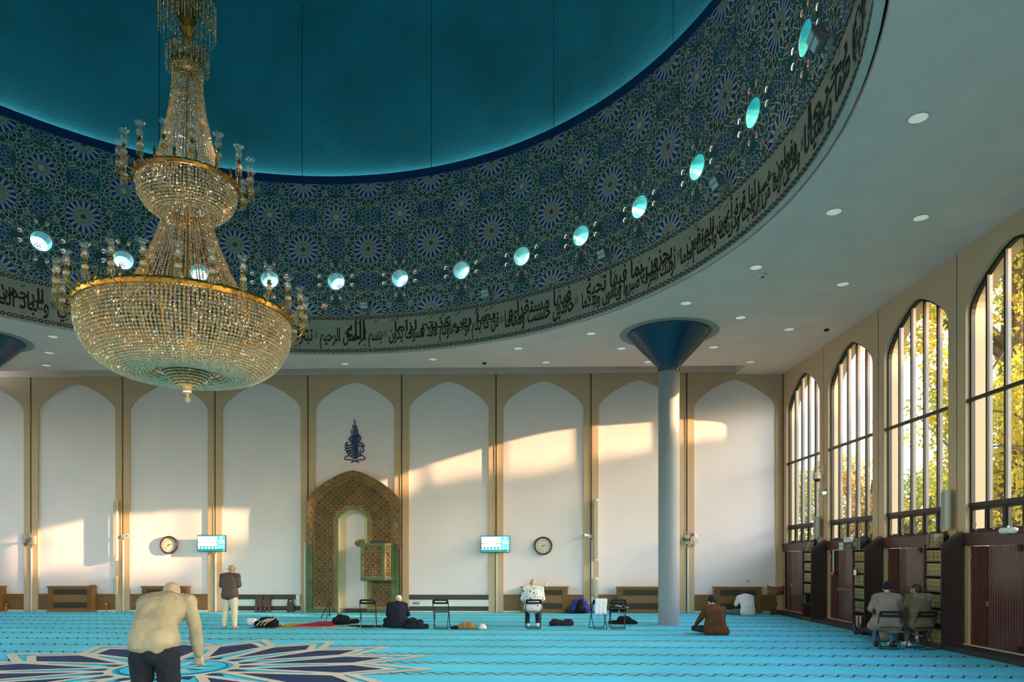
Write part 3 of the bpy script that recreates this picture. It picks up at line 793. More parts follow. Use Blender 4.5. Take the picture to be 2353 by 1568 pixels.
# ------------------------------------------------------------------ chandelier under the dome
crys = glassy('cut crystal', (.95, .92, .86), .44, .07, (.95, .66, .36), .56)
crysd = glassy('smoked crystal', (.9, .86, .78), .40, .08, (.72, .53, .30), .68)
shadeg = glassy('clear tulip glass', (.95, .97, .96), .16, .06, (.8, .9, .9), .12)
milk = mat('milk glass', (.62, .57, .47), .3)
gild = mat('gilded brass', (.50, .30, .08), .26, .85)
ch = thing('chandelier', 'huge two-tier crystal chandelier with gilded rims hanging under the dome', 'chandelier', (DX, DY, 0))
def Z(y): return EYE + (1285.07 - y) * .007266
OCT_V = np.array([(1, 0, 0), (-1, 0, 0), (0, 1, 0), (0, -1, 0), (0, 0, 1), (0, 0, -1)], float)
OCT_F = np.array([(0, 2, 4), (2, 1, 4), (1, 3, 4), (3, 0, 4), (2, 0, 5), (1, 2, 5), (3, 1, 5), (0, 3, 5)])
gr = (1 + 5 ** .5) / 2; ICO_V = np.array([(-1, gr, 0), (1, gr, 0), (-1, -gr, 0), (1, -gr, 0), (0, -1, gr), (0, 1, gr), (0, -1, -gr), (0, 1, -gr), (gr, 0, -1), (gr, 0, 1), (-gr, 0, -1), (-gr, 0, 1)]) / 1.902
ICO_F = np.array([(0, 11, 5), (0, 5, 1), (0, 1, 7), (0, 7, 10), (0, 10, 11), (1, 5, 9), (5, 11, 4), (11, 10, 2), (10, 7, 6), (7, 1, 8), (3, 9, 4), (3, 4, 2), (3, 2, 6), (3, 6, 8), (3, 8, 9), (4, 9, 5), (2, 4, 11), (6, 2, 10), (8, 6, 7), (9, 8, 1)])
def beads(name, pts, size, m, parent, sz=1., seed=1):
    BV, BF = (ICO_V, ICO_F) if size > .02 else (OCT_V, OCT_F); nv = len(BV)
    P = np.array(pts, float); n = len(P); rg = np.random.default_rng(seed)
    a = rg.uniform(0, PI, n); S = size * rg.uniform(.88, 1.08, n)
    v = BV * np.array([1, 1, sz]); ca, sa = np.cos(a), np.sin(a)
    vv = np.empty((n, nv, 3)); vv[:, :, 0] = ca[:, None] * v[:, 0] - sa[:, None] * v[:, 1]; vv[:, :, 1] = sa[:, None] * v[:, 0] + ca[:, None] * v[:, 1]; vv[:, :, 2] = v[:, 2]
    vv = vv * S[:, None, None] + P[:, None, :]
    ff = (BF[None] + (np.arange(n) * nv)[:, None, None]).reshape(-1, 3)
    me = bpy.data.meshes.new(name); me.from_pydata(vv.reshape(-1, 3).tolist(), [], ff.tolist()); me.materials.append(m); me.update()
    o = bpy.data.objects.new(name, me); COL.objects.link(o); o.parent = parent; o['kind'] = 'stuff'
    return o
def resample(prof, step):
    out = [prof[0]]; carry = 0.
    for (r0, z0), (r1, z1) in zip(prof, prof[1:]):
        L = math.hypot(r1 - r0, z1 - z0); t = step - carry
        while t <= L:
            out.append((r0 + (r1 - r0) * t / L, z0 + (z1 - z0) * t / L)); t += step
        carry = L - (t - step)
    return out
def smooth_prof(prof, n=6):
    out = []
    for i in range(len(prof) - 1):
        p0 = prof[max(0, i - 1)]; p1 = prof[i]; p2 = prof[i + 1]; p3 = prof[min(len(prof) - 1, i + 2)]
        for k in range(n):
            t = k / n
            out.append(tuple(.5 * (2 * p1[j] + (p2[j] - p0[j]) * t + (2 * p0[j] - 5 * p1[j] + 4 * p2[j] - p3[j]) * t * t + (3 * p1[j] - p0[j] - 3 * p2[j] + p3[j]) * t ** 3) for j in (0, 1)))
    return out + [prof[-1]]
def curtain(name, prof, cols, step, size, m, seed, stagger=False, wire=.003):
    pr = resample(smooth_prof(prof), step); pts = []
    for i, (r, z) in enumerate(pr):
        for k in range(cols):
            a = 2 * PI * (k + (.5 if stagger and i % 2 else 0)) / cols
            pts.append((r * math.cos(a), r * math.sin(a), z))
    return beads(name, pts, size, m, ch, 1.1, seed)
u = .007266
zr, zu, zn = Z(727), Z(424), Z(484)
RM, RU, RN = 1.665, .79, .36
# main bowl, its hanging neck, upper bowl and the long bell above it
bowl = [(RM - .02, zr - .02), (RM - .01, zr - .20), (1.63, zr - .40), (1.53, zr - .62), (1.36, zr - .81), (1.13, zr - .95), (.90, zr - 1.01), (.70, zr - 1.0), (.55, zr - .93), (.46, zr - .82)]
curtain('main_bowl_beads', bowl, 172, .056, .0265, crys, 1)
ub = [(RU - .01, zu - .02), (RU - .02, zu - .14), (.72, zu - .31), (.59, zu - .45), (.46, zu - .52), (.37, zu - .50)]
curtain('upper_bowl_beads', ub, 84, .052, .0245, crys, 2)
neck = [(RN - .02, zn + .02), (.40, zn - .22), (.50, zn - .55), (.66, zn - .95), (.84, zn - 1.30), (1.0, zn - 1.68)]
curtain('lower_curtain_beads', neck, 64, .036, .0155, crysd, 3)
bell = [(.235, Z(158)), (.24, Z(200)), (.285, Z(255)), (.35, Z(300)), (.43, Z(350)), (.53, Z(412))]
curtain('upper_curtain_beads', bell, 56, .034, .0145, crysd, 4)
mb = MB(); mb.lathe([(RM + .03, zr - .06), (RM + .045, zr + .0), (RM + .02, zr + .045), (RM - .03, zr + .03), (RM - .03, zr - .05), (RM + .03, zr - .06)], n=96)
for k in range(60):
    a = 2 * PI * k / 60; mb.ell(((RM + .045) * math.cos(a), (RM + .045) * math.sin(a), zr), (.03, .03, .022), 6)
mb.build('main_rim', gild, ch, True)
mb = MB(); mb.lathe([(RU + .02, zu - .05), (RU + .035, zu + .0), (RU + .015, zu + .035), (RU - .02, zu + .02), (RU - .02, zu - .04), (RU + .02, zu - .05)], n=72)
for k in range(36):
    a = 2 * PI * k / 36; mb.ell(((RU + .035) * math.cos(a), (RU + .035) * math.sin(a), zu), (.022, .022, .018), 6)
mb.build('upper_rim', gild, ch, True)
mb = MB(); mb.lathe([(RN - .05, zn - .04), (RN + .02, zn - .05), (RN + .03, zn + .01), (RN, zn + .05), (RN - .06, zn + .03)], n=48)
for k in range(24):
    a = 2 * PI * k / 24; mb.ell(((RN + .025) * math.cos(a), (RN + .025) * math.sin(a), zn), (.03, .03, .03), 6)
mb.build('neck_ring', gild, ch, True)
# little cast finials standing on both rims
for R, z, n in ((RM, zr, 24), (RU, zu, 16)):
    for k in range(n):
        a = 2 * PI * (k + .5) / n; c = ((R + .02) * math.cos(a), (R + .02) * math.sin(a))
        MB().lathe([(.012, 0), (.026, .04), (.016, .07), (.024, .11), (.002, .18)], (c[0], c[1], z + .02), 8).build('rim_finial', gild, ch, True)
# inner ribs that carry the bowl
mb = MB()
for k in range(8):
    a = 2 * PI * k / 8 + .2; pr = smooth_prof(bowl, 3); mb.tube([((r - .035) * math.cos(a), (r - .035) * math.sin(a), z) for r, z in pr], .011, 6)
for k in range(8):
    a = 2 * PI * k / 8 + .1; mb.tube([((r - .03) * math.cos(a), (r - .03) * math.sin(a), z) for r, z in neck], .010, 6)
mb.build('ribs', gild, ch, True)
mb = MB(); z0 = zr - .82
mb.lathe([(.47, z0 + .02), (.48, z0 - .02), (.44, z0 - .03)], n=48); mb.build('cup_ring', gild, ch, True)
cup = []
for i, (r, dz) in enumerate([(.46, -.03), (.43, -.07), (.40, -.11), (.36, -.15), (.33, -.19), (.29, -.23), (.25, -.27), (.20, -.31), (.15, -.34)]):
    n = int(2 * PI * r / .034)
    for k in range(n): cup.append((r * math.cos(2 * PI * k / n), r * math.sin(2 * PI * k / n), z0 + dz))
beads('base_cup_beads', cup, .022, crys, ch, 1., 6)
MB().lathe([(.44, z0 - .05), (.35, z0 - .14), (.27, z0 - .24), (.13, z0 - .33)], n=40).build('base_cup', gold, ch, True)
mb = MB(); mb.lathe([(.12, z0 - .33), (.06, z0 - .36), (.075, z0 - .40), (.07, z0 - .46), (.03, z0 - .48), (.012, z0 - .5)], n=20); mb.build('finial', crys, ch, True)
MB().ell((0, 0, z0 - .58), (.05, .05, .05), 12).ell((0, 0, z0 - .515), (.02, .02, .03), 8).build('drop_ball', crys, ch)
# stem with its gilded cup, glass knop and the two fountain sprays
MB().tube([(0, 0, z0 - .3), (0, 0, Z(160))], .022, 8).tube([(0, 0, Z(75)), (0, 0, 29.1)], .02, 8).build('stem', gild, ch)
MB().lathe([(.05, Z(96)), (.075, Z(90)), (.085, Z(80)), (.13, Z(72)), (.135, Z(68)), (.06, Z(66))], n=28).build('crown_cup', gild, ch, True)
MB().lathe([(.04, Z(122)), (.07, Z(112)), (.085, Z(103)), (.07, Z(94)), (.045, Z(92))], n=24).lathe([(.08, Z(138)), (.15, Z(134)), (.13, Z(124)), (.05, Z(120))], n=24).build('glass_knop', crys, ch, True)
mb = MB(); mb.lathe([(.22, Z(160)), (.265, Z(150)), (.255, Z(142)), (.16, Z(136))], n=40)
for k in range(28):
    a = 2 * PI * k / 28; mb.ell((.26 * math.cos(a), .26 * math.sin(a), Z(153)), (.025, .025, .04), 6)
mb.build('collar', gold, ch, True)
def spray(name, z, r0, rings, drop):
    arcs = MB(); pts = []
    for R, n, h, L in rings:
        for k in range(n):
            a = 2 * PI * k / n + R; c, s = math.cos(a), math.sin(a); path = []
            for i in range(9):
                t = i / 8; rr = r0 + (R - r0) * (t ** .8); zz = z + h * math.sin(PI * .5 * min(1, t * 1.25)) - (max(0, t - .8) * 5) ** 2 * h * .25
                path.append((rr * c, rr * s, zz))
            arcs.tube(path, .0065, 5); e = path[-1]
            for j in range(int(L / .026)): pts.append((e[0], e[1], e[2] - .012 - j * .026))
    arcs.build(name + '_arms', gild, ch, True); beads(name + '_strings', pts, .0125, crysd, ch, 1.1, 9)
spray('crown_spray', Z(66), .06, [(.445, 30, .58, .55), (.33, 22, .70, .50), (.2, 14, .78, .35)], 1)
spray('collar_spray', Z(140), .12, [(.335, 24, .22, .36), (.26, 18, .26, .25)], 1)
# lamp arms
def lamp(R, z):
    arm = MB(); arm.tube([(R, 0, z - .03), (R + .06, 0, z - .09), (R + .15, 0, z - .10), (R + .215, 0, z - .04), (R + .23, 0, z + .05)], .011, 6)
    x = R + .23; arm.tube([(x, 0, z + .05), (x, 0, z + .24)], .011, 6); arm.lathe([(.012, .04), (.05, .055), (.055, .065), (.012, .075)], (x, 0, z), 12); arm.lathe([(.006, .165), (.034, .18), (.036, .20), (.02, .225), (.035, .235), (.02, .25)], (x, 0, z), 12)
    a = arm.build('lamp_arm', gild, ch, True)
    MB().ell((x, 0, z + .12), (.052, .052, .042), 12).build('milk_glass_ball', milk, a, True)
    sh = MB(); n = 16; vs = []
    prof = [(.028, .24), (.052, .27), (.056, .31), (.042, .36), (.038, .39), (.048, .42), (.076, .445), (.086, .45)]
    for i, (r, h) in enumerate(prof):
        for k in range(n):
            t = 2 * PI * k / n; q = r * (1 + (.10 * math.cos(8 * t) if i > 5 else 0)); vs.append((x + q * math.cos(t), q * math.sin(t), z + h + (.008 * math.cos(8 * t) if i > 6 else 0)))
    sh.add(vs, [(i * n + k, i * n + (k + 1) % n, (i + 1) * n + (k + 1) % n, (i + 1) * n + k) for i in range(len(prof) - 1) for k in range(n)]); sh.build('tulip_shade', shadeg, a, True)
    dr = MB()
    for k in range(8):
        t = 2 * PI * k / 8
        for j in range(3): dr.ell((x + .048 * math.cos(t), .048 * math.sin(t), z + .04 - j * .035), (.008, .008, .015), 4)
    dr.build('crystal_drops', crys, a)['kind'] = 'stuff'
    return a
for R, z, n, off in ((RM, zr, 26, .0), (RU, zu, 16, .1)):
    a0 = lamp(R, z)
    for k in range(n):
        a = a0 if k == 0 else a0.copy()
        if k:
            COL.objects.link(a); a.parent = ch
            for g in a0.children: c = g.copy(); COL.objects.link(c); c.parent = a
        a.rotation_euler = (0, 0, off + 2 * PI * k / n)

# unseen warm point lights added inside the bowls to brighten the beads
for nm, z, e, r in (('bead_fill_light', zr - .5, 20, .16), ('bead_fill_light', zu - .2, 5, .1), ('bead_fill_light', Z(330), 3, .06)):
    l = bpy.data.lights.new(nm, 'POINT'); l.energy = e; l.color = (1, .76, .46); l.shadow_soft_size = r
    o = bpy.data.objects.new(nm, l); COL.objects.link(o); o.parent = ch; o.location = (0, 0, z)
# ------------------------------------------------------------------ mihrab screen, its niche and the balcony box
green = mat('verdigris painted timber', (.050, .105, .030), .4, noise_=(3, .35))
brz = mat('old gold openwork', (.21, .125, .048), .42, .35, noise_=(2.2, .3))
brzf = mat('bronze inscription frame', (.15, .095, .042), .45, .5, noise_=(5, .4))
backing = mat('dark screen backing', (.022, .012, .009), .7)
niche = mat('cream niche plaster', (.68, .57, .39), .6)
MY = 24.80; MX = -5.62
mih = thing('mihrab', 'tall pointed openwork gold prayer niche screen on the back wall', 'mihrab', (MX, MY, 0))
MP = lambda a, b, h: (a, h, b)       # local: a across, b up, h towards the wall
def openwork(outer, x0, x1, z0, z1, S, ok, ox=0., oz=0.):
    """openings of an eight-fold lattice inside a region"""
    H = []
    def put(ps):
        if all(ok(p) for p in ps): H.append(ps)
    g = S / 2
    i0, i1 = int((x0 - ox) / g) - 1, int((x1 - ox) / g) + 1; j0, j1 = int((z0 - oz) / g) - 1, int((z1 - oz) / g) + 1
    for i in range(i0, i1 + 1):
        for j in range(j0, j1 + 1):
            cx, cz = ox + i * g, oz + j * g; big = (i + j) % 2 == 0; q = lambda r, t: (cx + r * g * math.cos(t), cz + r * g * math.sin(t))
            put(reg(cx, cz, g * (.20 if big else .12), 8, PI / 8))
            for k in range(8):
                a = k * PI / 4
                if k % 2 == 0: put([q(.25, a), q(.34, a - .26), q(.455, a - .12), q(.455, a + .12), q(.34, a + .26)])
                elif big: put([q(.27, a), q(.36, a - .27), q(.54, a - .19), q(.66, a), q(.54, a + .19), q(.36, a + .27)])
                else: put([q(.21, a), q(.28, a - .30), q(.52, a - .20), q(.635, a - .02), q(.52, a + .20), q(.28, a + .30)])
    return H
def in_arch(p, cx, half, z0, apex):
    q = abs(p[0] - cx) / half
    if q > 1 or p[1] < z0: return False
    for (a0, d0), (a1, d1) in zip(ARCH, ARCH[1:]):
        if a0 <= q <= a1: return p[1] < apex - half * (d0 + (d1 - d0) * (q - a0) / (a1 - a0))
    return p[1] < apex - half * .72
AH, AZ = 1.60, 4.87          # outer frame
PH, PZ = 1.37, 4.62          # lattice
NX, NH, NZ = .0, .50, 3.54   # niche
NF, NFZ = .60, 3.66          # its frame
Lout = arch(0, PH, .12, PZ); Lin = arch(NX, NF, .0, NFZ); Lin[0] = (NX - NF, .13); Lin[1] = (NX + NF, .13)
okf = lambda p: in_arch(p, 0, PH - .03, .16, PZ - .035) and not in_arch(p, NX, NF + .025, -1, NFZ + .03)
H = openwork(None, -PH, PH, .1, PZ, .385, okf, 0, .30)
lat = MB(); lat.plate(Lout, H + [Lin], MP, 0., None); lat.build('openwork_screen', brz, mih)
MB().plate(Lout, [Lin], MP, .07).build('screen_backing', backing, mih)
fr = MB(); a = arch(0, AH, 0, AZ); b = arch(0, PH, .0, PZ)
def band(mb, a, b, h0, h1, mi=0):
    for i in range(len(a)):
        j = (i + 1) % len(a)
        mb.add([MP(*a[i], h0), MP(*a[j], h0), MP(*b[j], h0), MP(*b[i], h0), MP(*a[i], h1), MP(*a[j], h1), MP(*b[j], h1), MP(*b[i], h1)], [(0, 1, 2, 3), (7, 6, 5, 4), (3, 2, 6, 7), (1, 0, 4, 5)], mi)
band(fr, a, b, -.05, .30)
fr.m = [1 if max(fr.v[i][2] for i in f) < 2.6 else 0 for f in fr.f]
fr2 = MB()     # upper part bronze, the posts below painted green
for s in (-1, 1):
    MB().box(min(s * AH, s * PH), max(s * AH, s * PH), -.056, .05, 0, 2.25).build('green_post', green, mih)
    MB().box(min(s * NF, s * PH), max(s * NF, s * PH), -.05, .04, 0, .13).build('green_foot_rail', green, mih)
fr.m = [0] * len(fr.f); fr.build('arch_frame', brzf, mih)
sc = MB(); rnd = random.Random(3)       # scrolling ornament on the frame
for s in (-1, 1):
    path = [(s * u * (AH + PH) / 2, (AZ + PZ) / 2 - d * (AH + PH) / 2) for u, d in ARCH] + [(s * (AH + PH) / 2, z) for z in (3.4, 3.1, 2.8, 2.5, 2.3)]
    acc = 0
    for (x0, z0), (x1, z1) in zip(path, path[1:]):
        L = math.hypot(x1 - x0, z1 - z0); n = max(1, int(L / .11)); tx, tz = (x1 - x0) / L, (z1 - z0) / L
        for i in range(n):
            t = (i + .5) / n; cx, cz = x0 + (x1 - x0) * t, z0 + (z1 - z0) * t; r = .055
            sgn = 1 if (i + acc) % 2 else -1
            pts = [(cx + tx * q1 - tz * q2 * sgn, -.054, cz + tz * q1 + tx * q2 * sgn) for q1, q2 in ((-.06, -.06), (-.03, .05), (.02, .065), (.05, .02), (.02, -.02), (0, .02))]
            sc.tube(pts, .007, 4)
        acc += n
sc.build('frame_scrollwork', mat('worn gold scrollwork', (.40, .29, .13), .4, .5), mih)
gf = MB(); a = arch(NX, NF, 0, NFZ); b = arch(NX, NH, 0.0, NZ); b[0] = (NX - NH, -.01); b[1] = (NX + NH, -.01)
band(gf, a, b, -.035, .12); gf.build('niche_frame', mat('yellow green painted moulding', (.13, .145, .035), .4, noise_=(4, .3)), mih)
nb = MB(); n = 20; prof = arch(NX, NH, 0, NZ)
# half-round alcove under a pointed head
zs = [0, 1, 2, 2.6, 2.9, 3.1, 3.2, 3.3, 3.38, 3.44, 3.49, 3.525, 3.54]
def halfw(z):
    d = (NZ - z) / NH
    if d >= .72: return NH
    for (a0, d0), (a1, d1) in zip(ARCH, ARCH[1:]):
        if d0 <= d <= d1: return NH * (a0 + (a1 - a0) * (d - d0) / (d1 - d0))
    return .001
vs = []
for z in zs:
    w_ = max(halfw(z), .002)
    for k in range(n + 1):
        t = PI * k / n; vs.append((-w_ * math.cos(t), .0 + .50 * math.sin(t) * (w_ / NH) ** .5, z))
nb.add(vs, [(i * (n + 1) + k, i * (n + 1) + k + 1, (i + 1) * (n + 1) + k + 1, (i + 1) * (n + 1) + k) for i in range(len(zs) - 1) for k in range(n)])
nb.build('niche', niche, mih, True)
MB().box(-.3, NH - .05, .12, .30, 0, .13).build('niche_step', mat('dark timber step', (.035, .022, .014), .5), mih)
ov = MB(); ov.ell((0, 0, 0), (.30, .03, .165), 24); o = ov.build('oval_plaque', mat('carved gilt plaque', (.27, .17, .055), .45, .4), mih, True); o.location = (.22, .40, 2.385)
pw_ = MB(); write(pw_, shape('الله اكبر'), lambda u_, v_: (u_, -.034, v_), -.2, .2, -.07, .08, bold=.01); pw_.build('plaque_lettering', mat('dark plaque lettering', (.09, .05, .015), .5), o)

mn = thing('minbar_balcony', 'small boxed balcony of green posts and gold openwork beside the niche', 'pulpit', (MX, MY, 0))
bx0, bx1, bz0, bz1, by = .44, 1.40, 1.13, 2.36, -.62
for nm, P, u0, u1 in (('front_panel', lambda a, b, h: (a, by + h, b), bx0, bx1 - .22), ('side_panel', lambda a, b, h: (bx0 + h, a, b), by, -.06), ('side_panel', lambda a, b, h: (bx1 - h, a, b), by + .25, -.06), ('canted_panel', lambda a, b, h: (bx1 - .22 + a * .66, by + a * .75, b), 0., .335)):
    g = .05; o_ = [(u0 + .01, bz0 + .1), (u1 - .01, bz0 + .1), (u1 - .01, bz1 - .05), (u0 + .01, bz1 - .05)]
    ok2 = lambda p, u0=u0, u1=u1: u0 + .03 < p[0] < u1 - .03 and bz0 + .12 < p[1] < bz1 - .07
    MB().plate(o_, openwork(None, u0, u1, bz0, bz1, .385, ok2, (u0 + u1) / 2, bz0 + .1), P, 0.).build(nm, brz, mn)
mb = MB().box(bx0 + .02, bx1 - .25, by + .05, -.06, bz0 + .06, bz1 - .06); mb.build('inner_lining', backing, mn)
mb = MB()
for x, y in ((bx0, by), (bx1 - .22, by), (bx1, by + .25), (bx0, -.08), (bx1, -.08)): mb.box(x - .035, x + .035, y - .035, y + .035, bz0, bz1)
for z0, z1 in ((bz0, bz0 + .10), (bz1 - .06, bz1)):
    mb.box(bx0 - .04, bx1 - .2, by - .04, by + .03, z0, z1); mb.box(bx0 - .04, bx0 + .03, by, -.05, z0, z1); mb.box(bx1 - .03, bx1 + .04, by + .25, -.05, z0, z1)
    mb.obox(((bx1 * 2 - .22) / 2, by + .125, (z0 + z1) / 2), (.12, .135, 0), (.022, -.02, 0), (0, 0, (z1 - z0) / 2))
mb.box(bx0 - .02, bx1 + .02, by + .1, -.05, bz0 - .03, bz0 + .03)
mb.build('green_frame', green, mn)
MB().box(bx0 + .2, bx0 + .68, -.3, -.26, bz1, bz1 + .10).build('rear_rail', black, mn)

# blue cypress of lettering above the niche
bl = mat('cobalt wrought lettering', (.012, .035, .15), .4)
em = MB(); ex, ey = -5.63, BACK + .02
def E_(u, v): return (ex + u, ey, 5.21 + v)
def stroke(ps, r=.022): em.tube([E_(*p) for p in smooth_prof(ps, 4)], r, 6)
for x, zt, z0 in ((0, 1.46, .10), (-.055, 1.28, .62), (.055, 1.28, .60), (-.11, 1.11, .60), (.10, 1.12, .3), (.028, 1.0, .1), (-.03, .95, .1), (.075, .8, .14)): stroke([(x, z0), (x + .012, (z0 + zt) / 2), (x - .008, zt - .06), (x - .03, zt)], .02)
stroke([(-.02, .9), (-.18, .84), (-.14, .72), (.12, .72), (.19, .82), (.12, .95), (.05, .90)], .026)
stroke([(.30, .62), (.08, .70), (-.04, .62), (.10, .58), (.33, .56), (.22, .50)], .024)
for k, (y, w_) in enumerate(((.62, .33), (.53, .34), (.43, .33), (.35, .28), (.27, .20))): stroke([(-w_ * .72, y + .08), (-w_, y), (-w_ * .8, y - .06), (-w_ * .4, y - .02), (0, y + .10)], .021)
stroke([(.28, .48), (.30, .36), (.16, .34), (.05, .40)], .024); stroke([(.22, .28), (.12, .26), (.02, .32)], .022)
for x, y in ((.2, .42), (.1, .46), (-.22, .58), (-.1, .50), (.22, .27), (-.2, .78)): em.ell(E_(x, y), (.028, .02, .028), 6)
for s in (-1, 1): stroke([(s * .05, .12), (s * .18, .22), (s * .33, .18), (s * .34, .09), (s * .2, .08), (0, .04), (-s * .14, -.02)], .02)
tag(em.build('wall_calligraphy', bl, None, True), 'tall cobalt blue calligraphy shaped like a cypress tree, above the prayer niche', 'wall ornament')

# ------------------------------------------------------------------ fittings on the piers of the back wall
def clock(x, z, label):
    t = thing('wall_clock', label, 'clock', (x, BACK - .005, z), group='round clocks on the white bays')
    MB().lathe([(.0, .05), (.30, .05), (.318, .03), (.318, -.01), (.30, -.035), (.265, -.03), (.255, -.008)], n=48, axis='y').build('rim', mat('dark mahogany rim', (.045, .014, .010), .25), t, True)
    d = MB().lathe([(.0005, -.004), (.257, -.004)], n=48, axis='y').build('dial', mat('clock face', (.66, .61, .49), .6), t)
    nm = MB()
    for h in range(1, 13):
        a = PI / 2 - h * PI / 6; cx, cz = .20 * math.cos(a), .20 * math.sin(a); write(nm, str(h), lambda u_, v_: (u_, -.007, v_), cx - .035, cx + .035, cz - .028, cz + .028, keep=True)
    nm.build('numerals', ink, d)
    def hand(nm_, ang, L, w_):
        a = PI / 2 - ang; dx, dz = math.cos(a), math.sin(a)
        mb = MB(); mb.add([(-dx * .05 - dz * w_, -.012, -dz * .05 + dx * w_), (-dx * .05 + dz * w_, -.012, -dz * .05 - dx * w_), (dx * L + dz * w_ * .5, -.012, dz * L - dx * w_ * .5), (dx * L - dz * w_ * .5, -.012, dz * L + dx * w_ * .5)], [(0, 1, 2, 3)]); mb.build(nm_, black, t)
    hand('hour_hand', R_(2.6 * 30), .12, .012); hand('minute_hand', R_(36 * 6), .17, .007)
clock(-12.166, 2.328, 'round mahogany wall clock between the camera pier and the screen on its right'); clock(.899, 2.291, 'round mahogany wall clock above the man in the white patterned shirt')
def em_mat(name, c, s): return mat(name, (.01, .01, .01), .3, emit=(c, s))
SW, SB, ST, SG, SD, SC = em_mat('screen white', (.95, .97, 1), .95), em_mat('screen sky blue', (.04, .33, .75), .8), em_mat('screen teal', (.01, .22, .30), .7), em_mat('screen leaf green', (.10, .24, .04), .6), em_mat('screen deep green', (.0, .20, .12), .6), em_mat('screen pale cyan', (.6, .88, .95), .85)
def tv(x, z, label):
    t = thing('wall_screen', label, 'television', (x, BACK - .16, z), group='information screens on the piers')
    w_, h_ = 1.0, .58
    MB().box(-w_ / 2, w_ / 2, 0, .05, -h_ / 2, h_ / 2).build('bezel', black, t, bevel=.006)
    MB().box(-.1, .1, .05, .17, -.1, .1).build('bracket', black, t)
    m = MB(); r = lambda x0, x1, z0, z1, mi, d=.002: m.add([(x0 - .5, -d, z0 - .29), (x1 - .5, -d, z0 - .29), (x1 - .5, -d, z1 - .29), (x0 - .5, -d, z1 - .29)], [(0, 1, 2, 3)], mi)
    r(.015, .985, .02, .565, 2); r(.02, .69, .19, .53, 0, .003); r(.70, .98, .10, .56, 1, .003); r(.02, .98, .025, .085, 4, .003)
    r(.02, .21, .285, .34, 3, .004); r(.50, .69, .285, .34, 3, .004); r(.04, .19, .305, .318, 0, .005); r(.52, .67, .305, .318, 0, .005)
    for i in range(6):
        c = .06 + i * .118
        m.add([(c - .04 - .5, -.005, .105 - .29), (c + .05 - .5, -.005, .105 - .29), (c + .03 - .5, -.005, .15 - .29), (c + .005 - .5, -.005, .18 - .29), (c - .02 - .5, -.005, .15 - .29)], [(0, 1, 2, 3, 4)], 5)
    r(.79, .88, .44, .53, 5, .005); r(.815, .855, .465, .505, 1, .006)
    for k, (a, b) in enumerate(((.72, .96), (.74, .95), (.73, .93), (.75, .96))): r(a, b, .395 - k * .035, .412 - k * .035, 5, .005)
    for c in (.765, .90): m.add([(c - .05 - .5, -.005, .23 - .29), (c - .5, -.005, .20 - .29), (c + .05 - .5, -.005, .23 - .29)], [(0, 1, 2)], 5); r(c - .045, c + .045, .13, .155, 5, .005)
    r(.80, .87, .165, .18, 5, .005); m.add([(.90 - .5, -.006, .035 - .29), (.965 - .5, -.006, .035 - .29), (.95 - .5, -.006, .058 - .29), (.92 - .5, -.006, .058 - .29)], [(0, 1, 2, 3)], 0)
    for c in (.09, .30, .55): r(c, c + .07, .43, .437, 5, .005)
    m.build('display', [SW, SB, ST, SG, SD, SC], t)
tv(-10.59, 2.38, 'lit information screen on the pier left of the standing man'); tv(-.74, 2.35, 'lit information screen on the pier left of the clock over the seated man')
cagem = mat('pale chrome fan cage', (.45, .42, .34), .35, .6); bladem = mat('dark grey fan blade', (.055, .052, .046), .4)
def fan(x, z, rz, label, spin):
    t = thing('wall_fan', label, 'fan', (x, BACK, z), 0, 'wall fans')
    MB().box(-.10, .10, -.05, 0, -.14, .14).tube([(0, -.05, 0), (.0, -.16, .03)], .03, 8).build('bracket', cream, t)
    h = thing('fan_head', None, None); h.parent = t; h.location = (0, -.30, 0); h.rotation_euler = (0, 0, rz)
    hd = MB().lathe([(.0, .17), (.09, .16), (.10, .06), (.07, .02), (.0, .02)], n=20, axis='y').build('motor', cream, h, True)
    mb = MB()
    for y, r in ((-.10, .10), (-.095, .2), (.0, .285), (.06, .24)): mb.tube([(r * math.cos(2 * PI * k / 36), y, r * math.sin(2 * PI * k / 36)) for k in range(36)], .009 if r > .27 else .004, 5, closed=True)
    for k in range(32):
        a = 2 * PI * k / 32; c, s = math.cos(a), math.sin(a); mb.tube([(.07 * c, -.11, .07 * s), (.2 * c, -.095, .2 * s), (.285 * c, 0, .285 * s), (.1 * c, .08, .1 * s)], .0028, 4)
    mb.build('cage', cagem, h)
    b = MB()
    for k in range(3):
        a = spin + 2 * PI * k / 3; pts = [(.04, .5), (.10, .62), (.19, .55), (.255, .30), (.262, .0), (.22, -.22), (.14, -.12), (.07, -.05)]
        ps = [(r * math.cos(a + q), -.02 + .05 * q, r * math.sin(a + q)) for r, q in pts]; b.add(ps, [tuple(range(8))])
    b.lathe([(.0, -.07), (.035, -.06), (.04, .02)], n=14, axis='y'); b.build('blade', bladem, h)
    return t
def flat_head(t):
    """keep the tree thing > part > sub-part: fold the swivelling head's turn into its parts"""
    h = [c for c in t.children if c.type == 'EMPTY'][0]
    for c in list(h.children):
        c.parent = t; c.location = h.location; c.rotation_euler = h.rotation_euler
    bpy.data.objects.remove(h)
for a in ((-17.0, 2.50, R_(-28), 'wall fan with dark blades on the leftmost full pier', 1.9), (5.84, 2.50, R_(8), 'wall fan with dark blades on the pier right of the column', .9)): flat_head(fan(*a))
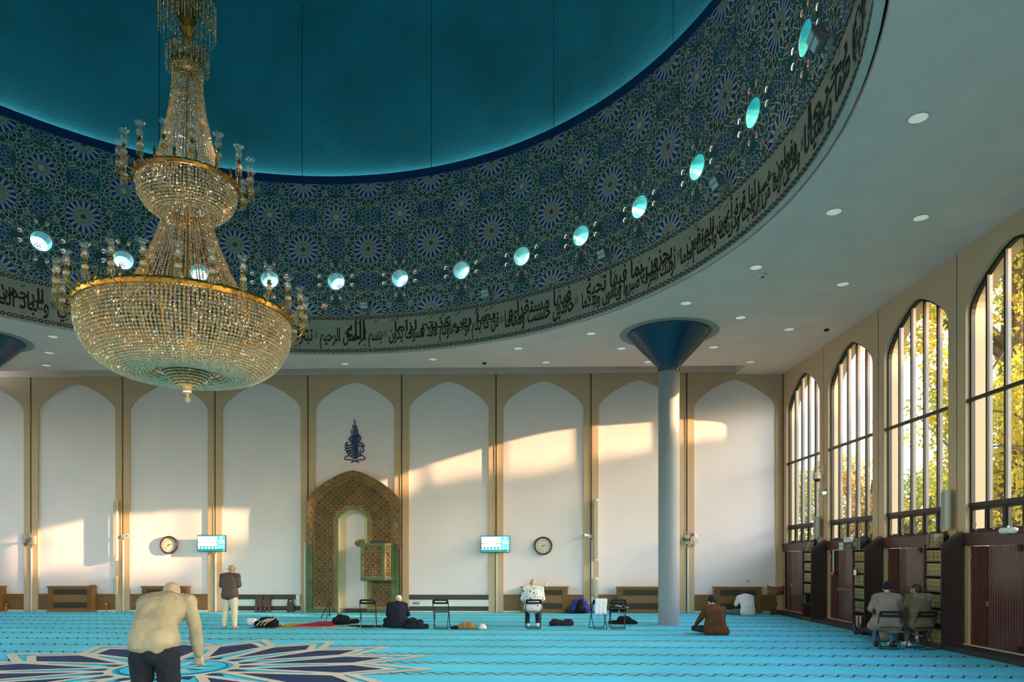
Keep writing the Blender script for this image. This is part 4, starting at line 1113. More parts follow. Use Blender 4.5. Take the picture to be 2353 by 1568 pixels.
def speaker(x, z0, z1, label, m=cream):
    t = thing('column_speaker', label, 'loudspeaker', (x, BACK - .005, z0), group='slim column loudspeakers')
    MB().lathe([(.0, 0), (.075, .0), (.08, .015), (.08, z1 - z0 - .015), (.075, z1 - z0), (0, z1 - z0)], (0, -.10, 0), 16).build('body', m, t, True)
    MB().box(-.06, .06, -.185, -.175, .06, z1 - z0 - .06).build('grille', mat('cream speaker cloth', (.5, .44, .33), .8), t)
    MB().box(-.03, .03, -.03, 0, .1, .2).box(-.03, .03, -.03, 0, z1 - z0 - .2, z1 - z0 - .1).build('bracket', steel, t)
speaker(-13.98, 1.78, 3.89, 'tall cream column loudspeaker above the short one, left of the first clock'); speaker(-13.98, .60, 1.23, 'short cream column loudspeaker low on the pier left of the first clock', cream)
greyw = mat('off white enamel', (.66, .64, .56), .4)
speaker(2.71, 1.78, 3.90, 'tall white column loudspeaker on the pier above the chair with the towel', greyw); speaker(2.69, .60, 1.20, 'short grey column loudspeaker low on the pier behind the chair with the towel', greyw)
def bullet(x, z, sx, label):
    t = thing('security_camera', label, 'camera', (x, BACK, z), group='small security cameras on the piers')
    MB().box(-.05, .05, -.10, 0, -.06, .06).build('mount', greyw, t, bevel=.005)
    MB().cap((sx * .06, -.09, .02), (sx * .20, -.16, .03), .05, .055, 12).build('housing', white, t, True); MB().ell((sx * .22, -.20, .03), (.028, .02, .028), 10).build('lens', black, t)
bullet(-13.76, 2.62, 1, 'white security camera on the pier between fan and first clock'); bullet(2.50, 2.62, -1, 'white security camera on the pier beside the tall white loudspeaker')
def trunk(x, z1, label):
    tag(MB().box(x - .022, x + .022, BACK - .03, BACK - .001, .0, z1).build('cable_trunking', white), label, 'cable cover', 'white cable covers on the piers')
for x, z1, l in ((-17.05, 2.22, 'white cable cover running down below the left wall fan'), (-13.78, 2.5, 'white cable cover below the camera left of the first clock'), (-10.51, 2.05, 'white cable cover below the screen left of the standing man'),
                 (-.70, 2.03, 'white cable cover below the screen left of the second clock'), (2.575, 2.5, 'white cable cover below the camera behind the towel chair'), (5.85, 2.2, 'white cable cover below the fan right of the column'), (-7.36, 2.4, 'white cable cover along the left edge of the prayer niche screen')): trunk(x, z1, l)
tag(MB().box(-7.66, -7.52, BACK - .10, BACK, .42, .60).box(-7.66, -7.52, BACK - .10, BACK, .25, .41).build('switch_box', white, None, bevel=.006), 'white double switch box on the pier left of the prayer niche', 'switch')
tag(MB().box(-3.62, -3.38, BACK + .01, BACK + .022, .26, .35).build('wall_socket', mat('grey socket plate', (.25, .25, .25), .4)), 'grey socket plate between two dark bands right of the niche', 'socket')
for x, l in ((-17.94, 'brass valve fitting on the panel left of the fan pier'), (-14.36, 'brass valve fitting on the panel right of the blank bay radiator')):
    tag(MB().cap((x, BACK - .07, .25), (x + .05, BACK - .07, .25), .05, .05, 8).cap((x + .02, BACK - .07, .01), (x + .02, BACK - .07, .25), .02, .02, 6).build('radiator_valve', gold, None, True), l, 'valve', 'radiator valves')

# round ceiling lights and the few darker discs
lens = mat('pale ceiling light lens', (.80, .76, .70), .4, emit=((1, .93, .82), .08))
cl = [(5.74, 10.59), (5.76, 13.41), (7.47, 13.69), (5.17, 15.92), (7.48, 16.94), (4.17, 18.09), (5.84, 19.21), (7.47, 20.23), (2.07, 20.46), (5.86, 21.87), (3.13, 21.93), (.04, 21.84), (4.18, 23.45), (7.47, 23.54), (.93, 23.41), (-2.65, 22.95), (-5.55, 23.39), (-13.16, 20.32), (-14.31, 21.9), (-15.33, 23.32)]
L0 = thing('ceiling_light', 'round flush ceiling light in the plain ceiling around the dome', 'ceiling light', (0, 0, 0), group='round flush ceiling lights')
MB().lathe([(.125, -.001), (.145, -.012), (.15, -.001)], n=28).build('trim_ring', rimw, L0, True); MB().lathe([(.0005, -.008), (.126, -.006)], n=28).build('lens', lens, L0)
for i, (x, y) in enumerate(cl):
    o = L0 if i == 0 else dup(L0); o.location = (x, y, CEIL)
def disc(x, y, label, m, r=.07):
    t = thing('smoke_detector', label, 'detector', (x, y, CEIL), group='ceiling detectors'); MB().lathe([(0, -.05), (r * .7, -.05), (r, -.025), (r, 0)], n=20).build('body', m, t, True); MB().lathe([(0, -.062), (r * .4, -.06), (r * .4, -.05)], n=12).build('sensor', black, t, True)
disc(5.45, 16.34, 'small pale ceiling detector beside a round light, right of the column', greyw, .1); disc(8.5, 20.26, 'small dark ceiling detector close to the window wall', bronze); disc(-1.05, 23.41, 'small dark ceiling detector near the back wall recess', bronze)
# floodlights on the sill of the tiled drum
floodb = mat('grey floodlight casing', (.20, .20, .19), .5); floodl = mat('pale floodlight glass', (.55, .66, .68), .2)
def flood(ang, z, tilt, big, label, lit):
    a = R_(ang); r = DR - .28
    t = thing('floodlight', label, 'floodlight', (DX + r * math.cos(a), DY + r * math.sin(a), z), a + PI / 2, 'floodlights on the drum sill')
    s = .85 if big else .75
    M = Matrix.Rotation(tilt, 4, 'X')
    def tr(mb):
        mb.v = [tuple(M @ Vector(p)) for p in mb.v]; return mb
    # local +Y faces the middle of the drum
    tr(MB().box(-.17 * s, .17 * s, -.12, .05, -.14 * s, .14 * s)).build('casing', floodb, t, bevel=.01)
    tr(MB().box(-.15 * s, .15 * s, .05, .062, -.12 * s, .12 * s)).build('glass', floodl, t); tr(MB().box(-.17 * s, .17 * s, .048, .07, -.01, .01)).build('visor', floodb, t)
    MB().tube([(-.19 * s, 0, 0), (-.19 * s, -.22, -.1), (.19 * s, -.22, -.1), (.19 * s, 0, 0)], .014, 6).tube([(0, -.22, -.1), (0, -.28, -.14)], .03, 6).build('yoke', floodb, t)

for a, z, tl, bg, l, q in ((-7.3, 9.42, -.55, True, 'large floodlight beside the uppermost round window on the right', 0), (16.6, 9.45, -.5, False, 'pale floodlight below the third round window from the top right', 1), (39.7, 9.50, -.35, False, 'grey floodlight on the drum above the round column', 1),
                 (62.4, 9.45, -.4, False, 'pale floodlight on the drum above the second screen', 1), (84.9, 9.52, -.35, False, 'grey floodlight on the drum above the opening words of the band', 1)): flood(a, z, tl, bg, l, q)
# ------------------------------------------------------------------ people, each one continuous body with clothes over it
skin1 = mat('light skin', (.55, .33, .23), .5); skin2 = mat('olive skin', (.40, .23, .15), .5); skin3 = mat('brown skin', (.19, .095, .055), .5)
V = Vector
def lerp(a, b, t): return V(a) + (V(b) - V(a)) * t
def head(mb, c, face, up=(0, 0, 1), s=1.):
    """skull, jaw, nose, brow, mouth and ears round the centre c, looking along face"""
    f = V(face).normalized(); r = f.cross(V(up)).normalized(); uu = r.cross(f)
    M = Matrix((r, f, uu)).transposed()
    P = lambda x, y, z: V(c) + (r * x + f * y + uu * z) * s
    mb.ell(P(0, -.012, .022), (.076 * s, .095 * s, .088 * s), 16, 0, M)
    mb.ell(P(0, .030, -.045), (.058 * s, .066 * s, .066 * s), 14, 0, M)
    mb.cap(P(0, .088, .012), P(0, .106, -.022), .009 * s, .015 * s, 8)
    mb.cap(P(-.036, .076, .022), P(.036, .076, .022), .013 * s, .013 * s, 8)
    mb.cap(P(-.020, .084, -.055), P(.020, .084, -.055), .010 * s, .010 * s, 8)
    mb.ell(P(0, .074, -.088), (.024 * s, .02 * s, .018 * s), 8, 0, M)
    for q in (-1, 1):
        mb.ell(P(q * .078, -.008, -.012), (.012 * s, .022 * s, .034 * s), 10, 0, M); mb.ell(P(q * .032, .070, .004), (.014 * s, .011 * s, .010 * s), 8, 0, M)
    return P, M
def hand(mb, w, d, n, curl=.5, s=1., side=1):
    """palm, four fingers of unequal length bent at two knuckles, and a thumb from the palm's side"""
    w, d = V(w), V(d).normalized(); n = (V(n) - d * V(n).dot(d)).normalized(); a = d.cross(n) * side
    pm = w + d * .045 * s
    for q in (-.028, -.009, .009, .028): mb.cap(w + a * q * .7 * s + d * .01, w + d * .085 * s + a * q * s, .015 * s, .0125 * s, 8)
    for q, L in ((-.030, .062), (-.010, .074), (.010, .080), (.030, .070)):
        b = w + d * .088 * s + a * q * s; e1 = d * math.cos(curl) + n * math.sin(curl); e2 = d * math.cos(curl * 2.1) + n * math.sin(curl * 2.1)
        m = b + e1 * L * .5 * s; mb.cap(b, m, .0098 * s, .0092 * s, 8); mb.cap(m, m + e2 * L * .5 * s, .0092 * s, .0078 * s, 8)
    t0 = w + d * .03 * s + a * .032 * s; t1 = t0 + (d * .6 + a * .75 + n * .25) * .045 * s; mb.cap(t0, t1, .014 * s, .011 * s, 8); mb.cap(t1, t1 + (d * .85 + a * .2 + n * .3) * .032 * s, .011 * s, .009 * s, 8)
def foot(mb, a, d, s=1., drop=.075):
    a, d = V(a), V(d).normalized(); g = a - V((0, 0, drop)); mb.cap(a, g + V((0, 0, .04)), .04 * s, .042 * s, 10)
    heel = g - d * .05 * s + V((0, 0, .036)); toe = g + d * .13 * s + V((0, 0, .026)); mb.cap(heel, g + d * .06 * s + V((0, 0, .036)), .035 * s, .04 * s, 10); mb.cap(g + d * .04 * s + V((0, 0, .034)), toe, .041 * s, .030 * s, 10)
    sd = V((-d.y, d.x, 0))
    for q, l in ((-.028, .03), (-.012, .036), (.004, .036), (.02, .034)): mb.cap(toe + sd * q * s, toe + sd * q * s + d * l * s - V((0, 0, .008)), .0105, .009, 6)
def limb(mb, ps, rs, n=12):
    for i in range(len(ps) - 1): mb.cap(ps[i], ps[i + 1], rs[i], rs[i + 1], n)
def torso(mb, pel, wst, cst, nk, sL, sR, k=1., hip=.17, belly=.155, chest=.185, flat=.72):
    """broad, flattened trunk along the spine"""
    pel, wst, cst, nk = map(V, (pel, wst, cst, nk)); ax = (V(sR) - V(sL)).normalized()
    def slab(c, half, r): mb.cap(c - ax * max(half - r, .001), c + ax * max(half - r, .001), r, r, 14)
    st = [(pel, hip, hip * flat), (lerp(pel, wst, .5), (hip + belly) / 2, belly * flat), (wst, belly, belly * flat), (lerp(wst, cst, .5), (belly + chest) / 2, chest * flat * .92), (cst, chest, chest * flat), (lerp(cst, nk, .45), chest * .92, chest * flat * .78)]
    for (c0, h0, r0), (c1, h1, r1) in zip(st, st[1:]):
        for t in (0, .25, .5, .75): slab(lerp(c0, c1, t), (h0 + (h1 - h0) * t) * k, (r0 + (r1 - r0) * t) * k)
    slab(st[-1][0], st[-1][1] * k, st[-1][2] * k)
    for s in (sL, sR): mb.cap(lerp(cst, nk, .75), s, .085 * k, .075 * k, 12)
    mb.cap(lerp(cst, nk, .3), nk, .10 * k, .062 * k, 12)
def person(label, loc, rz, J, skin, top, legs, shoes=None, sleeve='long', topk=1.12, hem=0., coat=None, headgear=None, hair=None, hands=True, curl=.6, voxel=.010, wr=.006, bulk=1., collar=False, hood=False, toprough=9., legk=1.):
    """J: joints in metres round a point on the floor; L/R suffixes for the two sides; the figure looks along +Y"""
    t = thing('person', label, 'person', (*loc, 0), rz)
    g = lambda k: V(J[k])
    body = MB(); torso(body, g('pel'), g('wst'), g('cst'), g('nk'), g('shL'), g('shR'), .92)
    P, M = head(body, g('head'), J['face'], J.get('up', (0, 0, 1)))
    body.cap(lerp(g('cst'), g('nk'), .8), lerp(g('nk'), P(0, -.015, -.03), .9), .060, .052, 14)
    for s in 'LR':
        limb(body, [g('sh' + s), g('el' + s), g('wr' + s)], [.048, .038, .026]); limb(body, [g('hip' + s), g('kn' + s), g('an' + s)], [.078, .050, .036])
        d = g('wr' + s) - g('el' + s); hd = V(J.get('hd' + s, d)); hand(body, g('wr' + s), hd, J.get('pn' + s, (0, 1, -.3)), curl, 1., 1 if s == 'L' else -1)
        foot(body, g('an' + s), J.get('ft' + s, (0, 1, 0)), 1., J.get('drop', .075))
    organic(body, 'body', skin, t, voxel, smooth_it=3, floor_=.004)
    # trousers
    tr = MB()
    for s in 'LR': limb(tr, [g('hip' + s), g('kn' + s), lerp(g('kn' + s), g('an' + s), J.get('cuff', .96))], [.105 * legk, .074 * legk, .056 * legk])
    tr.cap(g('hipL'), g('hipR'), .115, .115, 14); tr.cap(lerp(g('hipL'), g('hipR'), .5), lerp(g('pel'), g('wst'), .45), .135, .135, 14)
    ax = (g('shR') - g('shL')).normalized(); c = lerp(g('pel'), g('wst'), .4)
    tr.cap(c - ax * .06, c + ax * .06, .125, .125, 14)
    if J.get('high'):
        for q in (.6, .9, 1.15): c = lerp(g('pel'), g('wst'), q); tr.cap(c - ax * .065, c + ax * .065, .118, .118, 14)
    organic(tr, 'trousers', legs, t, voxel + .002, wr, 10, floor_=.008)
    # top garment
    tp = MB(); torso(tp, lerp(g('pel'), g('wst'), hem), g('wst'), g('cst'), g('nk'), g('shL'), g('shR'), topk * bulk, hip=.195, belly=.172)
    for s in 'LR':
        if sleeve == 'long': limb(tp, [g('sh' + s), g('el' + s), lerp(g('el' + s), g('wr' + s), .97)], [.078 * bulk, .062 * bulk, .046 * bulk])
        else: limb(tp, [g('sh' + s), lerp(g('sh' + s), g('el' + s), .85)], [.080 * bulk, .070 * bulk])
    if coat:
        for a, b, ra, rb in coat: tp.cap(a, b, ra, rb, 14)
    if collar: tp.cap(g('nk') - ax * .03, g('nk') + ax * .03, .075, .075, 12)
    o = organic(tp, 'coat' if sleeve == 'long' else 'shirt', top, t, voxel + .001, wr, toprough, floor_=.012)
    if hood:
        h = MB(); u = (g('nk') - g('cst')).normalized(); b = -V(J['face']); b = (b - u * b.dot(u)).normalized(); c = lerp(g('cst'), g('nk'), .82) + b * .105
        h.cap(c - ax * .15 + u * .02, c + ax * .02 - u * .10, .055, .06, 12); h.cap(c + ax * .17 + u * .0, c + ax * .02 - u * .10, .055, .06, 12); h.cap(c - ax * .13 + u * .03, c + ax * .14 + u * .03, .055, .055, 12)
        organic(h, 'hood', hood, t, voxel, .007, 9)
    if hair:
        h = MB(); h.ell(P(0, -.020, .034), (.080, .096, .086), 16, 0, M); h.ell(P(0, -.045, -.01), (.074, .072, .075), 14, 0, M)
        organic(h, 'hair', hair, t, .008, .003, 40)
    if headgear:
        kind, m = headgear; h = MB()
        if kind == 'kufi':
            h.ell(P(0, -.018, .045), (.083, .101, .078), 18, 0, M); organic(h, 'white_cap', m, t, .008)
        elif kind == 'beanie':
            h.ell(P(0, -.020, .040), (.085, .104, .092), 18, 0, M); h.ell(P(0, -.045, .075), (.06, .07, .075), 14, 0, M); h.cap(P(-.05, -.07, .0), P(.05, -.07, .0), .045, .045, 12); organic(h, 'beanie', m, t, .008, .003, 25)
        elif kind == 'cap':
            h.ell(P(0, -.018, .040), (.083, .102, .085), 18, 0, M); o = organic(h, 'baseball_cap', m, t, .008)
            b = MB(); b.ell(P(0, -.105, -.005), (.06, .065, .010), 14, 0, M); b.build('cap_brim', m, o, True)
            b = MB(); b.ell(P(0, -.098, .025), (.034, .018, .016), 10, 0, M); b.build('cap_opening', black, o, True)
    if shoes:
        for s in 'LR':
            h = MB(); a = g('an' + s); d = V(J.get('ft' + s, (0, 1, 0))).normalized(); z = J.get('drop', .075); q = a - V((0, 0, z))
            h.cap(a + V((0, 0, .02)), q + V((0, 0, .05)), .050, .052, 12); h.cap(q - d * .06 + V((0, 0, .045)), q + d * .15 + V((0, 0, .038)), .046, .038, 12); h.cap(q - d * .02 + V((0, 0, .04)), q + d * .08 + V((0, 0, .045)), .05, .046, 12)
            organic(h, 'shoe', shoes, t, .009, floor_=.003)
    return t

def cloth(name, c, r=.9, v=.18, sc=5, b=(9, .9, .035)): return mat(name, c, r, spec=.2, noise_=(sc, v), bump=b)
taupe, creamj, khaki = cloth('taupe jersey', (.105, .070, .058)), cloth('cream fleece', (.62, .54, .41), v=.06), cloth('khaki cotton', (.42, .33, .18))
navy, brownc, greyc, olive = cloth('navy wool', (.014, .016, .030)), cloth('brown corduroy', (.105, .042, .016)), cloth('grey brown cotton', (.235, .185, .155)), cloth('olive parka', (.135, .108, .072))
whitec, jean, blackc, beige = cloth('white cotton', (.72, .70, .70), v=.05), cloth('blue denim', (.07, .13, .24)), cloth('black cloth', (.012, .013, .017)), cloth('beige jacket', (.30, .24, .15), b=(4.5, .6, .10))
jeans2, darkgrey = cloth('grey green trousers', (.12, .135, .12)), cloth('charcoal cloth', (.03, .028, .032))
hairb, hairg = mat('dark brown hair', (.018, .012, .009), .6), mat('cropped grey hair', (.33, .24, .17), .6)

# splashed print on the seated man's shirt
def printed():
    m = bpy.data.materials.new('white shirt with scattered dark print'); m.use_nodes = True; nt = m.node_tree; b = nt.nodes['Principled BSDF']; b.inputs['Roughness'].default_value = .9
    tc = nt.nodes.new('ShaderNodeTexCoord'); n = nt.nodes.new('ShaderNodeTexNoise'); n.inputs['Scale'].default_value = 13; n.inputs['Detail'].default_value = 3; n.inputs['Distortion'].default_value = 1.6
    nt.links.new(tc.outputs['Object'], n.inputs['Vector']); r = nt.nodes.new('ShaderNodeValToRGB'); e = r.color_ramp.elements
    e[0].position = .37; e[0].color = (.03, .025, .03, 1); e[1].position = .41; e[1].color = (.74, .71, .69, 1); k = e.new(.66); k.color = (.74, .71, .69, 1); k = e.new(.70); k.color = (.30, .26, .27, 1)
    nt.links.new(n.outputs['Fac'], r.inputs[0]); nt.links.new(r.outputs[0], b.inputs['Base Color']); return m
prt = printed()

stand = dict(pel=(0, 0, .90), wst=(0, .01, 1.05), cst=(0, .0, 1.27), nk=(.005, .02, 1.43), head=(.03, .07, 1.555), face=(.45, 1, -.25), shL=(-.195, .0, 1.385), shR=(.20, .01, 1.38), elL=(-.245, .03, 1.11), elR=(.25, .03, 1.12), wrL=(-.06, .24, 1.08), wrR=(.12, .27, 1.10),
             hdL=(1, .25, .05), hdR=(-1, .12, .1), pnL=(0, -1, 0), pnR=(0, -1, 0), hipL=(-.09, 0, .87), hipR=(.09, 0, .87), knL=(-.125, .03, .48), knR=(.115, .03, .48), anL=(-.145, -.01, .085), anR=(.14, -.01, .085), ftL=(-.12, 1, 0), ftR=(.35, 1, 0), cuff=.90)
person('standing barefoot man in beige cap, brown T-shirt and cream joggers, arms folded', (-7.53, 18.90), R_(-4), stand, skin2, taupe, creamj, None, 'short', 1.16, 0., headgear=('cap', khaki), wr=.007, legk=1.18, voxel=.008)

# bent man in the foreground, stepping away
bow = dict(high=1, pel=(0, -.02, 1.06), wst=(-.02, .05, 1.21), cst=(-.01, .20, 1.37), nk=(-.03, .37, 1.46), head=(-.04, .51, 1.49), face=(-.05, 1, -.9), shL=(-.205, .30, 1.42), shR=(.205, .28, 1.43), elL=(-.27, .30, 1.16), elR=(.30, .20, 1.17), wrL=(-.25, .40, .93), wrR=(.30, .28, .93),
           hipL=(-.10, 0, 1.0), hipR=(.10, 0, 1.0), knL=(-.14, .06, .54), knR=(.15, .02, .52), anL=(-.16, -.02, .09), anR=(.19, -.05, .09), ftL=(-.1, 1, 0), ftR=(.15, 1, 0), cuff=.98)
person('stooping man in beige jacket and black trousers, large in the foreground', (-3.27, 6.48), R_(5), bow, skin1, beige, blackc, None, 'long', 1.16, .28, hair=hairg, wr=.015, bulk=1.0, collar=True, voxel=.010, toprough=6, legk=1.12)

# man in a navy coat and white cap, sitting on the carpet
sit = dict(pel=(0, 0, .13), wst=(0, .0, .30), cst=(0, .06, .50), nk=(0, .14, .64), head=(.02, .22, .735), face=(0, 1, -.8), shL=(-.195, .10, .585), shR=(.195, .10, .585), elL=(-.27, .22, .34), elR=(.27, .22, .34), wrL=(-.10, .42, .26), wrR=(.10, .42, .26), pnL=(0, 0, -1), pnR=(0, 0, -1),
           hipL=(-.10, .06, .13), hipR=(.10, .06, .13), knL=(-.36, .36, .16), knR=(.36, .36, .16), anL=(.06, .46, .09), anR=(-.08, .38, .09), ftL=(1, .2, 0), ftR=(-1, .2, 0), drop=.06)
person('man in navy coat and white skullcap sitting on the carpet below the balcony box', (-3.22, 19.42), 0, sit, skin1, navy, blackc, None, 'long', 1.18, .0, coat=[((-.15, -.02, .10), (.15, -.02, .10), .14, .14), ((-.30, .0, .07), (.22, -.02, .08), .08, .10), ((-.2, 0, .1), (-.12, .05, .42), .12, .12), ((.2, 0, .1), (.12, .05, .42), .12, .12)], headgear=('kufi', whitec), bulk=1.10, collar=True, wr=.008)

# brown coat and black beanie
sit2 = dict(sit); sit2.update(head=(-.03, .18, .79), face=(-.25, 1, -.45), nk=(-.01, .11, .675), cst=(0, .04, .52), shL=(-.20, .06, .60), shR=(.20, .06, .60), elL=(-.33, .16, .36), wrL=(-.34, .36, .24), knL=(-.42, .30, .13), knR=(.34, .38, .14))
person('man in rust brown coat and dark beanie sitting alone on the carpet near the column', (4.80, 17.80), R_(4), sit2, skin1, brownc, darkgrey, None, 'long', 1.16, .0, coat=[((-.16, -.02, .11), (.20, -.02, .10), .14, .14), ((.10, -.03, .08), (.27, -.01, .08), .10, .09), ((-.17, 0, .1), (-.10, .03, .45), .12, .12), ((.19, 0, .1), (.11, .03, .45), .12, .12)], headgear=('beanie', navy), bulk=1.08, collar=True, wr=.006)

# white T-shirt, head bowed, near the corner cupboard
sit3 = dict(sit); sit3.update(cst=(0, .10, .50), nk=(0, .21, .63), head=(-.02, .30, .69), face=(0, .8, -1), shL=(-.20, .20, .565), shR=(.20, .20, .565), elL=(-.30, .26, .32), elR=(.27, .30, .32), wrL=(-.22, .46, .20), wrR=(.12, .5, .2), knL=(-.55, .30, .10), anL=(-.75, .62, .08), ftL=(-.3, 1, 0))
person('man in white T-shirt bowing his head, sitting by the corner radiator cupboard', (7.50, 23.90), R_(6), sit3, skin3, whitec, jeans2, None, 'short', 1.20, .0, hair=hairb, bulk=1.08, wr=.006)

# men on folding chairs: seat 0.44 m
chair_sit = dict(pel=(0, 0, .535), wst=(0, -.01, .70), cst=(0, .03, .92), nk=(0, .09, 1.08), head=(0, .17, 1.19), face=(0, 1, -.7), shL=(-.20, .05, 1.035), shR=(.20, .05, 1.035), elL=(-.27, .14, .77), elR=(.27, .14, .77), wrL=(-.12, .36, .66), wrR=(.12, .36, .66), pnL=(0, 0, -1), pnR=(0, 0, -1),
                 hipL=(-.09, .04, .53), hipR=(.09, .04, .53), knL=(-.14, .44, .53), knR=(.14, .44, .53), anL=(-.13, .40, .085), anR=(.14, .42, .085), cuff=.94)
person('bald man in white patterned shirt sitting on a folding chair, seen from behind', (.43, 19.33), R_(2), chair_sit, skin1, prt, navy, whitec, 'long', 1.18, .2, hair=None, bulk=1.06, wr=.006)
c2 = dict(chair_sit); c2.update(face=(.15, 1, -.35), head=(.02, .12, 1.225), nk=(0, .06, 1.085), anL=(-.15, .28, .085), anR=(.15, .22, .085), elL=(-.30, .10, .80), wrL=(-.16, .34, .70))
person('man in grey brown coat and dark beanie on a chair beside the olive parka', (7.635, 15.24), R_(-14), c2, skin1, greyc, jean, black, 'long', 1.22, .0, coat=[((-.14, -.02, .50), (.14, -.02, .50), .15, .15), ((-.26, .12, .44), (-.2, .0, .55), .10, .12), ((-.16, .03, .42), (.16, .0, .40), .10, .10), ((.2, .1, .45), (.15, .0, .55), .09, .12)], headgear=('beanie', navy), bulk=1.05, wr=.010, collar=True)
c3 = dict(chair_sit); c3.update(face=(-.55, 1, -.2), head=(-.01, .11, 1.205), nk=(0, .05, 1.075), knL=(-.30, .42, .50), anL=(-.34, .34, .085), knR=(.05, .46, .50), anR=(-.02, .36, .085), elL=(-.34, .12, .80), wrL=(-.24, .40, .66))
person('man in olive hooded parka on the chair nearest the bookcase', (8.255, 15.19), R_(6), c3, skin2, olive, jeans2, whitec, 'long', 1.24, .0, coat=[((-.15, -.02, .52), (.15, -.02, .52), .14, .14)], hair=hairb, hood=cloth('taupe hood', (.20, .165, .125)), bulk=1.06, wr=.009)
# the man sitting on the floor with outstretched legs, mostly hidden by the chairs
lg = dict(sit); lg.update(hipL=(-.10, .08, .13), hipR=(.10, .08, .13), knL=(-.12, .50, .22), knR=(.12, .52, .14), anL=(-.10, .92, .11), anR=(.10, .95, .10), ftL=(-.1, .25, 1), ftR=(.1, .25, 1), drop=.0)
person('man on the floor with legs stretched out in dark boots, beyond the two chairs', (8.28, 16.50), R_(14), lg, skin2, greyc, darkgrey, black, 'long', 1.15, .0, hair=hairb, wr=.007)

# ------------------------------------------------------------------ folding chairs
chm = mat('black tubular steel', (.014, .014, .015), .35, .2); chs = mat('black folding chair plastic', (.013, .013, .014), .42); chl = mat('worn chrome tube', (.45, .43, .40), .3, .8)
def folding_chair(label, x, y, rz, legm=chm):
    """faces +Y: a back loop running down to the front feet, a seat loop running down to the rear feet"""
    t = thing('folding_chair', label, 'chair', (x, y, 0), rz, 'folding chairs'); w = .205
    def loop_(yt, zt, yb, zb, ww):
        r = .04; return [(-ww, yb, zb), (-ww, yt, zt - r), (-ww + r * .3, yt, zt - r * .3), (-ww + r, yt, zt), (ww - r, yt, zt), (ww - r * .3, yt, zt - r * .3), (ww, yt, zt - r), (ww, yb, zb)]
    fr = MB(); fr.tube(loop_(-.20, .77, .20, .014, w), .011, 8); fr.tube([(-w, .20, .014), (w, .20, .014)], .011, 8); fr.build('front_frame', chm, t, True)
    rr = MB(); q = w - .028; rr.tube([(-q, .16, .445), (-q, -.21, .014)], .010, 8); rr.tube([(q, .16, .445), (q, -.21, .014)], .010, 8); rr.tube([(-q, -.21, .014), (q, -.21, .014)], .010, 8); rr.build('rear_frame', legm, t, True)
    f = lambda z: -.20 + (.77 - z) * .40 / .756
    bk = MB(); bk.plate([(-w + .005, .655), (w - .005, .655), (w - .005, .765), (w - .03, .785), (-w + .03, .785), (-w + .005, .765)], [[(-w + .055, .705), (w - .055, .705), (w - .055, .738), (-w + .055, .738)]], lambda a, b, h: (a, f(b) + h, b), -.022, .012); bk.build('backrest', chs, t)
    st = MB().plate([(-.185, -.17), (.185, -.17), (.195, .10), (.17, .19), (-.17, .19), (-.195, .10)], [], lambda a, b, h: (a, b, h + .012 * math.cos(b * 5)), .428, .450); st.build('seat', chs, t)
    sp = MB(); sp.tube([(-w, f(.44), .44), (w, f(.44), .44)], .008, 6).tube([(-w, .10, .43), (w, .10, .43)], .007, 6); sp.build('pivot_bar', chl, t)
    return t
folding_chair('empty folding chair in front of the prayer niche, left of the navy coat', -3.93, 19.16, R_(6), chl)
folding_chair('empty folding chair standing alone between the navy jacket heap and the tan jacket', -2.0, 19.22, R_(-2))
folding_chair('folding chair under the bald man in the white patterned shirt', .43, 19.28, R_(2))
folding_chair('folding chair with a white towel hung over its back', 2.15, 19.32, R_(10)); folding_chair('folding chair with a black bag on its seat, beside the towel chair', 2.66, 19.34, R_(-3))
folding_chair('folding chair under the man in the grey brown coat', 7.62, 15.18, R_(-14)); folding_chair('folding chair under the man in the hooded olive parka', 8.27, 15.14, R_(6))
tw = MB(); n = 12; vs = []
for j in range(9):
    for i in range(n + 1):
        x = -.165 + .33 * i / n; s = j / 8; z = .792 - s * .40; y = -.225 + .012 * math.sin(i * 1.7 + s * 2) * s - .012
        vs.append((x + (.006 * math.sin(j) if i in (0, n) else 0), y + s * .02, z))
for j in range(3):
    for i in range(n + 1): vs.append((-.165 + .33 * i / n, -.16, .792 - (2 - j) * .06 if j < 2 else .797))
fs = [(j * (n + 1) + i, j * (n + 1) + i + 1, (j + 1) * (n + 1) + i + 1, (j + 1) * (n + 1) + i) for j in range(8) for i in range(n)] + [(9 * (n + 1) + i, 9 * (n + 1) + i + 1, 10 * (n + 1) + i + 1, 10 * (n + 1) + i) for i in range(n)] + [(10 * (n + 1) + i, 10 * (n + 1) + i + 1, 11 * (n + 1) + i + 1, 11 * (n + 1) + i) for i in range(n)] + [(11 * (n + 1) + i, 11 * (n + 1) + i + 1, i + 1, i) for i in range(n)]
tw.add(vs, fs); o = tw.build('towel', cloth('white towelling', (.74, .72, .75), v=.04), None, True); o.location = (2.15, 19.32, 0); o.rotation_euler = (0, 0, R_(10)); md = o.modifiers.new('thick', 'SOLIDIFY'); md.thickness = .008; tag(o, 'white towel hung over the back of a folding chair', 'towel')

